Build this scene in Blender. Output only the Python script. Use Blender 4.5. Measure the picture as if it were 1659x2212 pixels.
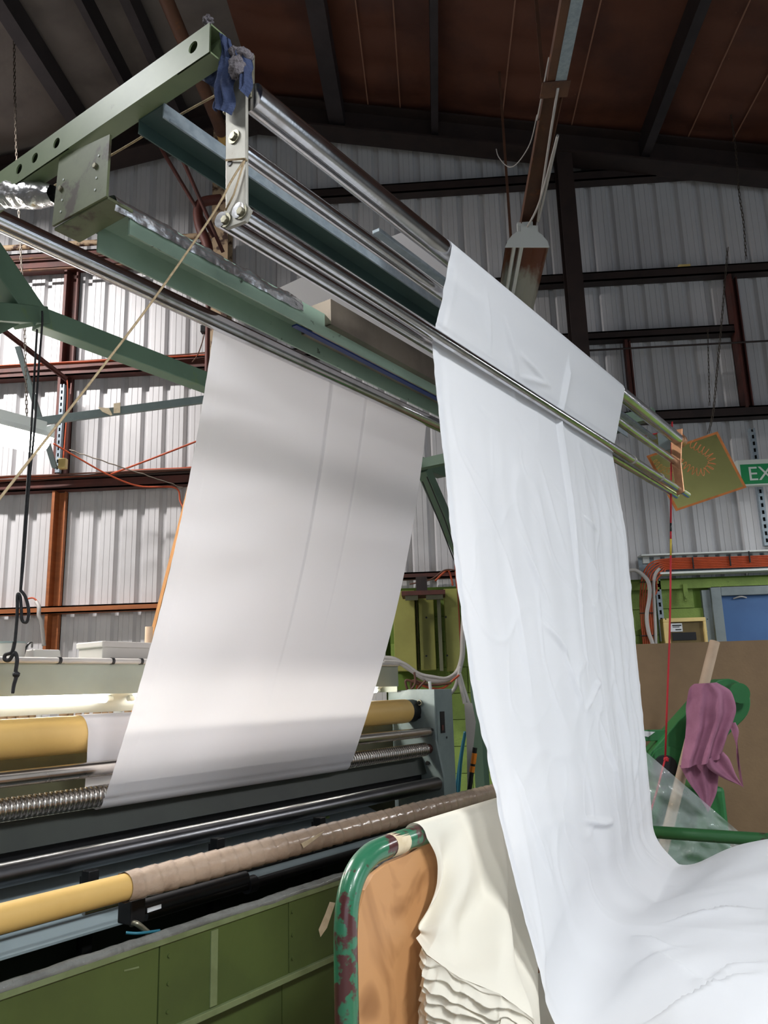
import bpy, bmesh, math, random
from mathutils import Vector, Matrix, noise
random.seed(7)
for _o in list(bpy.data.objects): bpy.data.objects.remove(_o, do_unlink=True)
SC = bpy.context.scene
COL = SC.collection
# ---------------------------------------------------------------- camera
FPX, PCX, PCY = 1730.7, 829.5, 1106.0
PITCH, YAW, ROLL = math.radians(12.438), math.radians(-3.470), math.radians(-1.696)
CAM = Vector((0, 0, 1.55))
_f = Vector((math.sin(YAW)*math.cos(PITCH), math.cos(YAW)*math.cos(PITCH), math.sin(PITCH)))
_r0 = Vector((math.cos(YAW), -math.sin(YAW), 0)); _u0 = _r0.cross(_f)
CR = _r0*math.cos(ROLL) + _u0*math.sin(ROLL)
CU = -_r0*math.sin(ROLL) + _u0*math.cos(ROLL)
CF = _f
cd = bpy.data.cameras.new('camera'); cam = bpy.data.objects.new('camera', cd); COL.objects.link(cam)
cam.matrix_world = Matrix(((CR.x, CU.x, -CF.x, CAM.x), (CR.y, CU.y, -CF.y, CAM.y), (CR.z, CU.z, -CF.z, CAM.z), (0, 0, 0, 1)))
cd.sensor_fit = 'VERTICAL'; cd.sensor_height = 36.0; cd.lens = 36.0*FPX/2212; cd.clip_start = 0.05; cd.clip_end = 200
SC.camera = cam
# ---------------------------------------------------------------- light
SC.view_settings.view_transform = 'Standard'
try: SC.view_settings.look = 'None'
except Exception: pass
SC.view_settings.gamma = 1.0; SC.view_settings.use_curve_mapping = False
SC.view_settings.exposure = 0.0
wd = bpy.data.worlds.new('world'); SC.world = wd; wd.use_nodes = True
_bg = wd.node_tree.nodes['Background']; _bg.inputs[0].default_value = (0.75, 0.87, 1.0, 1); _bg.inputs[1].default_value = 1.0
def area(name, loc, target, sx, sy, power, col):
    l = bpy.data.lights.new(name, 'AREA'); l.shape = 'RECTANGLE'; l.size = sx; l.size_y = sy; l.energy = power; l.color = col
    o = bpy.data.objects.new(name, l); COL.objects.link(o); o.location = loc
    d = Vector(target) - Vector(loc); o.rotation_euler = d.to_track_quat('-Z', 'Y').to_euler()
    return o
# daylight entering through the loading door behind the camera and through the side door on its right
area('daylight_loading_door', (0.6, -5.9, 2.0), (0.6, 5, 2.0), 5.0, 3.6, 26, (0.80, 0.90, 1.0))
area('daylight_side_door', (7.85, 0.2, 1.9), (0, 0.6, 1.6), 3.6, 3.2, 38, (0.80, 0.90, 1.0))
# lamp powers in watts, used by the lamp builders
L_AISLE, L_WALL, L_LEFT, L_CART, L_DOOR, L_NEAR = 95, 340, 120, 160, 85, 40
# ---------------------------------------------------------------- frames: world x right, y towards the gable wall; machine axes u (along rails) v (across)
MA = math.radians(31.687)
UU = Vector((math.sin(MA), math.cos(MA), 0)); VV = Vector((-math.cos(MA), math.sin(MA), 0)); ZZ = Vector((0, 0, 1))
CA = math.radians(29.0)
EW = Vector((math.sin(CA), math.cos(CA), 0)); GW = Vector((math.cos(CA), -math.sin(CA), 0))
def ray(x, y): return CR*((x-PCX)/FPX) - CU*((y-PCY)/FPX) + CF
def hit(x, y, n, d):
    r = ray(x, y); return CAM + r*((d - n.dot(CAM))/n.dot(r))
def aT(x, y, t): return hit(x, y, VV, t)
def aS(x, y, s): return hit(x, y, UU, s)
def aY(x, y, Y): return hit(x, y, Vector((0, 1, 0)), Y)
def aW(x, y, w): return hit(x, y, EW, w)
def aG(x, y, g): return hit(x, y, GW, g)
def aZ(x, y, z): return hit(x, y, ZZ, z)
def M3(s, t, z): return UU*s + VV*t + ZZ*z
def C3(w, g, z): return EW*w + GW*g + ZZ*z
# ---------------------------------------------------------------- object helpers
ABS = {}
def setp(o, label=None, cat=None, group=None, kind=None):
    if label: o['label'] = label
    if cat: o['category'] = cat
    if group: o['group'] = group
    if kind: o['kind'] = kind
    return o
def thing(name, loc, label, cat, group=None, kind=None):
    o = bpy.data.objects.new(name, None); COL.objects.link(o); o.empty_display_size = 0.05
    o.location = Vector(loc); ABS[o.name] = Vector(loc)
    return setp(o, label, cat, group, kind)
def place(o, c, parent):
    COL.objects.link(o); ABS[o.name] = Vector(c)
    if parent is not None:
        o.parent = parent; o.location = Vector(c) - ABS[parent.name]
    else: o.location = c
def mob(name, VF, mat, parent=None, smooth=False, bevel=0, label=None, cat=None, group=None, kind=None, uv=None):
    V, F = VF
    V = [Vector(v) for v in V]
    lo = Vector((min(v.x for v in V), min(v.y for v in V), min(v.z for v in V))); hi = Vector((max(v.x for v in V), max(v.y for v in V), max(v.z for v in V)))
    c = (lo+hi)/2
    me = bpy.data.meshes.new(name); me.from_pydata([v-c for v in V], [], F)
    bm = bmesh.new(); bm.from_mesh(me); bmesh.ops.recalc_face_normals(bm, faces=bm.faces); bm.to_mesh(me); bm.free()
    if smooth: me.polygons.foreach_set('use_smooth', [True]*len(me.polygons))
    me.materials.append(mat)
    o = bpy.data.objects.new(name, me); place(o, c, parent)
    if smooth == 'auto':
        try:
            me.set_sharp_from_angle(angle=math.radians(38))
        except Exception: pass
    if bevel:
        m = o.modifiers.new('bevel', 'BEVEL'); m.width = bevel; m.segments = 2; m.limit_method = 'ANGLE'
    return setp(o, label, cat, group, kind)
def dup(o, loc, rot=None, parent=None, label=None, group=None):
    c = o.copy(); place(c, Vector(loc), parent)
    if rot is not None: c.rotation_euler = rot
    if label: c['label'] = label
    if group: c['group'] = group
    return c
def join(*vfs):
    V, F = [], []
    for v, f in vfs:
        k = len(V); V += [Vector(p) for p in v]; F += [tuple(i+k for i in q) for q in f]
    return V, F
def boxv(o, a, b, c):
    """box from corner o along three edge vectors"""
    o, a, b, c = map(Vector, (o, a, b, c))
    V = [o, o+a, o+a+b, o+b, o+c, o+a+c, o+a+b+c, o+b+c]
    return V, [(0, 3, 2, 1), (4, 5, 6, 7), (0, 1, 5, 4), (1, 2, 6, 5), (2, 3, 7, 6), (3, 0, 4, 7)]
def boxc(c, a, b, d):
    c, a, b, d = map(Vector, (c, a, b, d)); return boxv(c-(a+b+d)/2, a, b, d)
def xbox(x0, x1, y0, y1, z0, z1): return boxv((x0, y0, z0), (x1-x0, 0, 0), (0, y1-y0, 0), (0, 0, z1-z0))
def mbox(s0, s1, t0, t1, z0, z1): return boxv(M3(s0, t0, z0), UU*(s1-s0), VV*(t1-t0), ZZ*(z1-z0))
def cbox(w0, w1, g0, g1, z0, z1): return boxv(C3(w0, g0, z0), EW*(w1-w0), GW*(g1-g0), ZZ*(z1-z0))
def prism(poly, ext):
    ext = Vector(ext); P = [Vector(p) for p in poly]; n = len(P)
    V = P + [p+ext for p in P]
    F = [tuple(range(n-1, -1, -1)), tuple(range(n, 2*n))] + [(i, (i+1) % n, n+(i+1) % n, n+i) for i in range(n)]
    return V, F
def tube(pts, r, n=10, caps=True):
    P = [Vector(p) for p in pts]; m = len(P)
    R = r if isinstance(r, (list, tuple)) else [r]*m
    V, F = [], []
    d0 = (P[1]-P[0]).normalized()
    a = d0.orthogonal().normalized()
    for i in range(m):
        d = (P[min(i+1, m-1)] - P[max(i-1, 0)]).normalized()
        a = (a - d*a.dot(d)).normalized(); b = d.cross(a)
        for k in range(n):
            q = 2*math.pi*k/n; V.append(P[i] + (a*math.cos(q)+b*math.sin(q))*R[i])
    for i in range(m-1):
        for k in range(n):
            F.append((i*n+k, i*n+(k+1) % n, (i+1)*n+(k+1) % n, (i+1)*n+k))
    if caps: F += [tuple(range(n-1, -1, -1)), tuple(range((m-1)*n, m*n))]
    return V, F
def pipe(pts, ri, ro, n=24):
    """open hollow tube"""
    a = tube(pts, ro, n, False); b = tube(pts, ri, n, False); V, F = join(a, b); k = len(a[0]); m = len(pts)
    for base in (0, (m-1)*n):
        for i in range(n):
            j = (i+1) % n; F.append((base+i, base+j, k+base+j, k+base+i))
    return V, F
def spline(pts, sub=8):
    P = [Vector(p) for p in pts]; out = []
    for i in range(len(P)-1):
        p0 = P[max(i-1, 0)]; p1 = P[i]; p2 = P[i+1]; p3 = P[min(i+2, len(P)-1)]
        for k in range(sub):
            t = k/sub
            out.append(0.5*((2*p1)+(p2-p0)*t+(2*p0-5*p1+4*p2-p3)*t*t+(3*p1-p0-3*p2+p3)*t**3))
    out.append(P[-1]); return out
def resample(P, n):
    P = [Vector(p) for p in P]; L = [0]
    for i in range(len(P)-1): L.append(L[-1]+(P[i+1]-P[i]).length)
    out = []; j = 0
    for k in range(n):
        d = L[-1]*k/(n-1)
        while j < len(P)-2 and L[j+1] < d: j += 1
        t = 0 if L[j+1] == L[j] else (d-L[j])/(L[j+1]-L[j]); out.append(P[j].lerp(P[j+1], min(max(t, 0), 1)))
    return out
def grid(fn, nu, nv):
    V = [Vector(fn(i/(nu-1), j/(nv-1))) for j in range(nv) for i in range(nu)]
    F = [(j*nu+i, j*nu+i+1, (j+1)*nu+i+1, (j+1)*nu+i) for j in range(nv-1) for i in range(nu-1)]
    return V, F
def disc(c, nrm, r, h, n=20):
    c = Vector(c); nrm = Vector(nrm).normalized(); return tube([c, c+nrm*h], r, n)
def N(*a): return noise.noise(Vector(a))
def lin(c): return tuple((x/255/12.92 if x/255 <= 0.04045 else ((x/255+0.055)/1.055)**2.4) for x in c)
# ---------------------------------------------------------------- materials
def nd(nt, typ, **kw):
    n = nt.nodes.new(typ)
    for k, v in kw.items(): setattr(n, k, v)
    return n
def mat(name, c, rough=0.6, metal=0.0, c2=None, scale=8.0, amt=0.5, lo=0.45, hi=0.62, bump=0.0, bscale=60.0, stretch=(1, 1, 1), spec=0.5, c3=None, scale3=30.0, lo3=0.6, hi3=0.7, rvar=0.0, trans=0.0, emit=0.0, coat=0.0):
    m = bpy.data.materials.new(name); m.use_nodes = True; nt = m.node_tree; b = nt.nodes['Principled BSDF']
    b.inputs['Base Color'].default_value = (*lin(c), 1); b.inputs['Roughness'].default_value = rough; b.inputs['Metallic'].default_value = metal
    b.inputs['Specular IOR Level'].default_value = spec
    if coat: b.inputs['Coat Weight'].default_value = coat
    tc = nd(nt, 'ShaderNodeTexCoord'); mp = nd(nt, 'ShaderNodeMapping'); mp.inputs['Scale'].default_value = stretch
    nt.links.new(tc.outputs['Object'], mp.inputs[0])
    def layer(prev, col, sc, lo, hi, amt):
        nz = nd(nt, 'ShaderNodeTexNoise'); nz.inputs['Scale'].default_value = sc; nz.inputs['Detail'].default_value = 6; nz.inputs['Roughness'].default_value = 0.6
        nt.links.new(mp.outputs[0], nz.inputs['Vector'])
        mr = nd(nt, 'ShaderNodeMapRange'); mr.inputs[1].default_value = lo; mr.inputs[2].default_value = hi; mr.inputs[4].default_value = amt
        nt.links.new(nz.outputs[0], mr.inputs[0])
        mx = nd(nt, 'ShaderNodeMix', data_type='RGBA'); nt.links.new(mr.outputs[0], mx.inputs['Factor'])
        if prev is None: mx.inputs[6].default_value = (*lin(c), 1)
        else: nt.links.new(prev, mx.inputs[6])
        mx.inputs[7].default_value = (*lin(col), 1)
        return mx.outputs[2], mr
    out = None; mr = None
    if c2: out, mr = layer(None, c2, scale, lo, hi, amt)
    if c3: out, _ = layer(out, c3, scale3, lo3, hi3, 1.0)
    if out is not None: nt.links.new(out, b.inputs['Base Color'])
    if rvar and mr is not None:
        ad = nd(nt, 'ShaderNodeMath', operation='MULTIPLY_ADD'); ad.inputs[1].default_value = rvar; ad.inputs[2].default_value = rough
        nt.links.new(mr.outputs[0], ad.inputs[0]); nt.links.new(ad.outputs[0], b.inputs['Roughness'])
    if bump:
        nz = nd(nt, 'ShaderNodeTexNoise'); nz.inputs['Scale'].default_value = bscale; nz.inputs['Detail'].default_value = 4
        nt.links.new(mp.outputs[0], nz.inputs['Vector'])
        bp = nd(nt, 'ShaderNodeBump'); bp.inputs['Strength'].default_value = bump; bp.inputs['Distance'].default_value = 0.01
        nt.links.new(nz.outputs[0], bp.inputs['Height']); nt.links.new(bp.outputs[0], b.inputs['Normal'])
    if trans:
        tr = nd(nt, 'ShaderNodeBsdfTranslucent'); tr.inputs[0].default_value = (*lin(c), 1)
        ms = nd(nt, 'ShaderNodeMixShader'); ms.inputs[0].default_value = trans
        nt.links.new(b.outputs[0], ms.inputs[1]); nt.links.new(tr.outputs[0], ms.inputs[2])
        nt.links.new(ms.outputs[0], nt.nodes['Material Output'].inputs[0])
    if emit:
        b.inputs['Emission Color'].default_value = (*lin(c), 1); b.inputs['Emission Strength'].default_value = emit
    return m
K = {}
K['clad'] = mat('white_cladding', (204, 203, 204), 0.45, 0.05, c2=(190, 189, 190), scale=1.2, amt=0.5, c3=(150, 142, 132), scale3=16, lo3=.74, hi3=.82)
K['block'] = mat('lime_painted_block', (126, 150, 70), 0.7, c2=(108, 130, 60), scale=5, amt=.7, bump=.3, bscale=90, c3=(70, 80, 40), scale3=22, lo3=.68, hi3=.75)
K['mortar'] = mat('lime_painted_mortar', (96, 122, 46), 0.85)
K['concrete'] = mat('grey_concrete', (140, 137, 130), 0.8, c2=(92, 90, 86), scale=3, bump=.2)
K['shell'] = mat('dull_wall_sheet', (92, 90, 88), 0.7, c2=(76, 74, 72), scale=2)
K['girt'] = mat('red_oxide_steel', (92, 48, 40), 0.6, .1, c2=(52, 38, 36), scale=6, c3=(120, 92, 80), scale3=25, lo3=.68, hi3=.8)
K['girtdark'] = mat('dark_oxide_steel', (52, 40, 37), 0.6, .1, c2=(34, 29, 29), scale=5, c3=(92, 76, 66), scale3=25, lo3=.68, hi3=.8)
K['timber'] = mat('orange_stained_timber', (158, 92, 48), 0.6, c2=(112, 62, 34), scale=4, stretch=(1, 1, 6), lo=.4, hi=.7)
K['rawtimber'] = mat('pale_timber', (206, 150, 92), 0.65, c2=(176, 122, 70), scale=5, stretch=(6, 6, .6), lo=.4, hi=.7)
K['roofred'] = mat('brown_roof_lining', (98, 58, 42), 0.55, c2=(72, 42, 34), scale=1.6, amt=.8, bump=.5, bscale=9, c3=(150, 104, 80), scale3=30, lo3=.70, hi3=.78)
K['roofgrey'] = mat('grey_roof_lining', (112, 104, 98), 0.6, c2=(84, 78, 74), scale=2, bump=.4, bscale=9)
K['seam'] = mat('lining_seam', (150, 110, 90), .6)
K['purlin'] = mat('dark_purlin_steel', (58, 52, 54), .55, .2, c2=(40, 36, 38), scale=4)
K['steel'] = mat('polished_steel', (205, 205, 208), .16, 1.0, c2=(150, 142, 132), scale=9, amt=.8, lo=.5, hi=.75, rvar=.16, stretch=(1, 1, 1), bump=.02, bscale=70)
K['steelold'] = mat('worn_steel', (196, 190, 184), .24, 1.0, c2=(160, 152, 144), scale=6, amt=.6, lo=.45, hi=.7, rvar=.1)
K['galv'] = mat('galvanised_steel', (158, 170, 178), .42, .25, c2=(136, 150, 160), scale=40, amt=.8, lo=.4, hi=.6)
K['tealdark'] = mat('dark_teal', (62, 84, 80), .5, c2=(50, 68, 66), scale=5)  # darker teal for the channel web and back flange
K['sage'] = mat('sage_green_paint', (116, 130, 96), .42, c2=(102, 116, 86), scale=4, amt=.6, c3=(86, 88, 64), scale3=18, lo3=.68, hi3=.8)
K['sagedirty'] = mat('oily_green_paint', (104, 112, 82), .5, c2=(76, 76, 52), scale=9, c3=(58, 48, 36), scale3=16, lo3=.56, hi3=.66)
K['mint'] = mat('mint_green_paint', (150, 174, 156), .4, c2=(132, 156, 140), scale=5, c3=(56, 62, 52), scale3=34, lo3=.66, hi3=.72)
K['frame_green'] = mat('frame_green_paint', (84, 108, 90), .42, c2=(70, 92, 76), scale=4, c3=(88, 110, 68), scale3=9, lo3=.62, hi3=.75)
K['foil'] = mat('aluminium_foil', (214, 214, 216), .25, .9, c2=(190, 188, 186), scale=16, bump=.5, bscale=18)
K['whiteplate'] = mat('stained_white_plate', (160, 157, 148), .45, .25, c2=(136, 130, 118), scale=14, c3=(110, 96, 80), scale3=40, lo3=.68, hi3=.75)
K['zinc'] = mat('zinc_bolt', (150, 146, 128), .4, .8, c2=(110, 106, 90), scale=30)
K['boxsteel'] = mat('brown_grey_steel', (150, 138, 124), .4, .7, c2=(110, 100, 92), scale=5)
K['bluetape'] = mat('blue_tape', (30, 52, 110), .5)
K['cloth'] = mat('white_cloth', (232, 233, 236), .75, spec=.25, trans=.25, bump=.05, bscale=900)
K['clothb'] = mat('white_cloth_back', (228, 226, 229), .7, spec=.3, trans=.3, bump=.05, bscale=900)
K['cream'] = mat('cream_cloth', (238, 233, 218), .8, spec=.2, trans=.18, bump=.05, bscale=900)
K['bluerag'] = mat('blue_rag', (54, 66, 98), .9, c2=(40, 48, 76), scale=20, bump=.4, bscale=200)
K['lint'] = mat('grey_lint', (118, 112, 116), 1.0, c2=(84, 80, 88), scale=60, bump=1.0, bscale=160)
K['pinkrag'] = mat('mauve_rag', (158, 104, 128), .9, c2=(138, 86, 110), scale=12, bump=.2, bscale=300)
K['yellow'] = mat('yellow_roll_cover', (216, 178, 106), .5, c2=(200, 160, 88), scale=3, stretch=(1, 1, 1), c3=(116, 80, 36), scale3=7, lo3=.76, hi3=.80)
K['darkpanel'] = mat('dark_green_grey_panel', (48, 54, 49), .5, c2=(38, 42, 40), scale=4)
K['palegap'] = mat('pale_gap', (148, 162, 166), .4, c2=(128, 142, 146), scale=5)  # pale colour stands for lit floor seen between the bars
K['olive'] = mat('olive_panel', (96, 96, 72), .55, c2=(78, 78, 60), scale=4)  # olive tone of the rear panel, post flange and shelf lips
K['black'] = mat('black_steel', (34, 34, 36), .4, .3, c2=(24, 24, 26), scale=6)
K['blackroll'] = mat('black_polished_roll', (112, 112, 116), .3, 1.0, c2=(96, 96, 98), scale=5)
K['machgrey'] = mat('machine_grey_paint', (128, 142, 142), .45, c2=(106, 120, 122), scale=5, c3=(64, 66, 62), scale3=26, lo3=.7, hi3=.76)
K['hood'] = mat('pale_green_hood', (146, 152, 140), .5, c2=(132, 138, 128), scale=3)
K['white'] = mat('white_enamel', (222, 226, 222), .4)
K['wrap'] = mat('brown_tape_wrap', (182, 160, 140), .22, c2=(156, 134, 116), scale=10, bump=.35, bscale=35, coat=.3)
K['tank'] = mat('tank_green_paint', (74, 88, 44), .42, c2=(60, 72, 38), scale=3, c3=(120, 126, 80), scale3=20, lo3=.72, hi3=.8)
K['tankseam'] = mat('tank_pale_sealant', (112, 124, 86), .5, c2=(90, 100, 64), scale=12)
K['plasticgrey'] = mat('grey_sealed_edge', (116, 118, 114), .25, c2=(86, 86, 84), scale=14, bump=.6, bscale=40)
K['cartgreen'] = mat('chipped_green_paint', (46, 108, 78), .28, c2=(76, 40, 40), scale=15, amt=1, lo=.50, hi=.54, c3=(150, 150, 140), scale3=22, lo3=.74, hi3=.78, coat=.3, bump=.1, bscale=30)
K['railgreen'] = mat('worn_green_rail', (44, 92, 52), .35, c2=(60, 40, 36), scale=14, amt=1, lo=.60, hi=.66)
K['beltgreen'] = mat('bright_green_machine', (38, 112, 56), .4, c2=(30, 92, 48), scale=4)
K['masking'] = mat('masking_tape', (216, 200, 170), .7, c2=(190, 168, 130), scale=30)
K['paper'] = mat('paper_label', (222, 224, 226), .7)
K['brownboard'] = mat('brown_board', (126, 102, 74), .75, c2=(110, 88, 64), scale=2.5, bump=.1, c3=(70, 56, 42), scale3=18, lo3=.74, hi3=.8)
K['card'] = mat('cardboard_tube', (188, 164, 140), .75, c2=(172, 146, 122), scale=6)
K['carddark'] = mat('cardboard_tube_dark', (176, 146, 112), .8, c2=(150, 122, 92), scale=6)  # darker, tanner cardboard for the upright tubes
K['blue_door'] = mat('blue_door_paint', (56, 96, 146), .5, c2=(48, 84, 130), scale=3)
K['doorframe'] = mat('grey_door_frame', (128, 138, 140), .5, c2=(104, 112, 114), scale=6)
K['exitgreen'] = mat('exit_green', (22, 128, 74), .4, emit=.05)
K['exitwhite'] = mat('exit_white', (210, 216, 208), .45)
K['orangecable'] = mat('orange_cable', (186, 78, 38), .5, c2=(160, 62, 30), scale=14)
K['greyconduit'] = mat('grey_conduit', (176, 172, 168), .5)
K['browncable'] = mat('brown_cable', (96, 62, 48), .6)
K['blackrope'] = mat('black_rope', (22, 22, 26), .7, c2=(50, 50, 54), scale=80)
K['twine'] = mat('tan_twine', (170, 150, 118), .9, c2=(120, 100, 76), scale=120)
K['chain'] = mat('dull_chain', (96, 88, 78), .5, .7)
K['redcord'] = mat('red_cord', (176, 34, 44), .7)
K['yellowcord'] = mat('yellow_cord', (196, 170, 60), .7)
K['coil'] = mat('orange_coil', (210, 120, 70), .35)
K['cream_plastic'] = mat('cream_plastic', (226, 200, 132), .5, c2=(206, 178, 110), scale=8)
K['smoke'] = mat('smoked_cover', (120, 104, 72), .2, c2=(90, 78, 54), scale=6)
K['olivecab'] = mat('olive_cabinet', (158, 158, 82), .5, c2=(136, 136, 66), scale=3, c3=(80, 74, 44), scale3=16, lo3=.76, hi3=.8)
K['rust'] = mat('rusty_reflector', (176, 178, 168), .5, c2=(110, 58, 28), scale=2.2, amt=1, lo=.46, hi=.56, stretch=(1, .3, 1))
K['rustbeam'] = mat('rusty_channel', (98, 66, 48), .6, .2, c2=(64, 46, 40), scale=5, c3=(130, 82, 48), scale3=12, lo3=.6, hi3=.72)
K['creamcol'] = mat('peeling_cream_paint', (176, 152, 122), .7, c2=(70, 48, 40), scale=12, amt=1, lo=.5, hi=.6)
K['greybox'] = mat('grey_moulded_plastic', (172, 168, 164), .5)
K['bronze'] = mat('copper_block', (190, 140, 104), .35, .8, c2=(150, 108, 80), scale=20)
K['teal'] = mat('teal_hose', (40, 110, 130), .4)
K['orange_tape'] = mat('orange_marking', (226, 130, 30), .5)
K['lamp'] = mat('lit_tube', (255, 250, 240), .4, emit=45.0)
K['lamp2'] = mat('lit_ceiling_tube', (255, 248, 236), .4, emit=30.0)
def plywood():
    m = bpy.data.materials.new('plywood'); m.use_nodes = True; nt = m.node_tree; b = nt.nodes['Principled BSDF']; b.inputs['Roughness'].default_value = .5
    tc = nd(nt, 'ShaderNodeTexCoord'); mp = nd(nt, 'ShaderNodeMapping'); mp.inputs['Scale'].default_value = (2.2, 2.2, 1.1); nt.links.new(tc.outputs['Object'], mp.inputs[0])
    nz = nd(nt, 'ShaderNodeTexNoise'); nz.inputs['Scale'].default_value = 2.2; nz.inputs['Detail'].default_value = 3; nz.inputs['Distortion'].default_value = 1.6
    nt.links.new(mp.outputs[0], nz.inputs['Vector'])
    wv = nd(nt, 'ShaderNodeMath', operation='PINGPONG'); wv.inputs[1].default_value = .16; nt.links.new(nz.outputs[0], wv.inputs[0])
    cr = nd(nt, 'ShaderNodeValToRGB'); cr.color_ramp.elements[0].color = (*lin((146, 100, 60)), 1); cr.color_ramp.elements[1].color = (*lin((190, 140, 92)), 1); cr.color_ramp.elements[1].position = .7
    sc = nd(nt, 'ShaderNodeMath', operation='MULTIPLY'); sc.inputs[1].default_value = 6.2; nt.links.new(wv.outputs[0], sc.inputs[0]); nt.links.new(sc.outputs[0], cr.inputs[0])
    nt.links.new(cr.outputs[0], b.inputs['Base Color']); return m
K['ply'] = plywood()
def clear_plastic():
    m = bpy.data.materials.new('clear_polythene'); m.use_nodes = True; nt = m.node_tree; b = nt.nodes['Principled BSDF']
    b.inputs['Base Color'].default_value = (.75, .8, .8, 1); b.inputs['Roughness'].default_value = .12
    tr = nd(nt, 'ShaderNodeBsdfTransparent'); tr.inputs[0].default_value = (.86, .93, .92, 1)
    ms = nd(nt, 'ShaderNodeMixShader'); ms.inputs[0].default_value = .3
    nt.links.new(tr.outputs[0], ms.inputs[1]); nt.links.new(b.outputs[0], ms.inputs[2]); nt.links.new(ms.outputs[0], nt.nodes['Material Output'].inputs[0]); return m
K['poly'] = clear_plastic()
K['mirror'] = mat('tinted_mirror', (226, 226, 150), .06, .85)
K['mirrorframe'] = mat('orange_mirror_edge', (190, 112, 48), .5, c2=(150, 84, 36), scale=20)
# ================================================================ the building
YW = 6.5
mob('floor', xbox(-6, 8, -6, 6.6, -.1, 0), K['concrete'], kind='structure')
mob('wall_left', xbox(-6.1, -6, -6, 6.6, 0, 7.2), K['shell'], kind='structure')
mob('wall_right', join(xbox(8, 8.1, -6, -1.6, 0, 7.2), xbox(8, 8.1, 2.0, 6.6, 0, 7.2), xbox(8, 8.1, -1.6, 2.0, 3.5, 7.2)), K['shell'], kind='structure')
mob('wall_front', join(xbox(-6, -1.9, -6.1, -6, 0, 7.2), xbox(3.1, 8, -6.1, -6, 0, 7.2), xbox(-1.9, 3.1, -6.1, -6, 3.8, 7.2)), K['shell'], kind='structure')
# --- roof: gable with its ridge running towards the camera
RS = .2; RX = -1.45
_p = aY(830, 262, 6.4); RZ = _p.z + RS*(_p.x-RX)
def roofz(x): return RZ - RS*abs(x-RX)
def aR(x, y):
    r = ray(x, y)
    for sg in (1, -1):
        n = Vector((RS*sg, 0, 1)); d = RZ + RS*sg*RX
        p = CAM + r*((d-n.dot(CAM))/n.dot(r))
        if (p.x-RX)*sg >= 0: return p
    return p
ceil = thing('ceiling', (RX, 0, RZ), None, None, kind='structure')
pur = []
for (x, y, wd_) in [(35, 20, .10), (205, 20, .05), (305, 30, .07), (689, 10, .14), (935, 10, .06), (1490, 20, .07)]:
    pur.append((aR(x, y).x, wd_))
pur.sort(); px = [p[0] for p in pur]
allx = sorted(px + [px[0]-1.1, px[0]-2.2, RX, px[-1]+1.1, px[-1]+2.4, px[-1]+3.6])
edges = [-6.05] + [x for x in allx if -5.9 < x < 7.9] + [8.05]
for a, b in zip(edges[:-1], edges[1:]):
    red = (a+b)/2 > RX
    def fn(i, j, a=a, b=b):
        x = a+(b-a)*i; y = -6.1+12.7*j
        sag = .045*min(1, (b-a))*math.sin(math.pi*i)*(0.6+.4*math.sin(y*2.1+a))
        cre = .02*abs(math.sin(y*math.pi/.36+.5*N(a, y*.5, 0)))*math.sin(math.pi*i)
        return (x, y, roofz(x)+.06-sag-cre+.012*N(x*2, y*2, 1.3))
    mob('lining_panel', grid(fn, 9, 240), K['roofred' if red else 'roofgrey'], ceil, smooth=True)
    if red and b-a > .7 and a > -1.4 and b < 6:
        for k in (.33, .66):
            x = a+(b-a)*k
            mob('lining_seam', tube([(x, yy, roofz(x)+.035-.045*min(1, b-a)*math.sin(math.pi*k)) for yy in (-2, 1, 3, 6.2)], .006, 5), K['seam'], ceil)
n_ = 1
for x, w_ in pur + [(px[-1]+1.1, .07), (px[-1]+2.4, .07), (px[0]-1.1, .07)]:
    z = roofz(x); sl = -RS if x > RX else RS
    mob('trim_%d' % n_, boxv((x-w_/2, -6, z-.2), (w_, 0, sl*w_), (0, 12.4, 0), (0, 0, .2)), K['purlin'], kind='structure'); n_ += 1
# gable rafter along the top of the wall
for x0, x1 in ((RX, 8.0), (-6.0, RX)):
    za, zb = roofz(x0)-.02, roofz(x1)-.02; d = Vector((x1-x0, 0, zb-za)); r_ = []
    for h0, h1, y0, y1 in ((0, -.018, 6.18, 6.40), (-.018, -.242, 6.28, 6.30), (-.242, -.26, 6.18, 6.40)):
        r_.append(boxv((x0, y0, za+h1), d, (0, y1-y0, 0), (0, 0, h0-h1)))
    mob('trim_%d' % n_, join(*r_), K['girtdark'], kind='structure'); n_ += 1
# --- gable wall: lime painted blockwork below, ribbed white sheets above
BZ = aY(1500, 1247, 6.45).z; BX = aY(842, 1350, 6.45).x
wall = mob('wall_back', join(xbox(BX, 8.05, 6.47, 6.62, 0, BZ), xbox(-6.05, 8.05, 6.60, 6.64, BZ, 7.2), xbox(-6.05, BX, 6.60, 6.64, 0, BZ)), K['mortar'], kind='structure')
bh, bw = .195, .395; proto = None
for r in range(12):
    for c in range(15):
        x = BX + .2 + c*.4 + (.2 if r % 2 else 0); z = .1+.1+r*.2
        if z+bh/2 > BZ+.02 or x > 6.0: continue
        if aY(1540, 1290, 6.45).x-.1 < x < aY(1540, 1290, 6.45).x+1.3: continue
        if proto is None:
            proto = mob('block', boxc((x, 6.465, z), (bw, 0, 0), (0, .03, 0), (0, 0, bh)), K['block'], wall)
        else: dup(proto, (x, 6.465, z), parent=wall)
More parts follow.
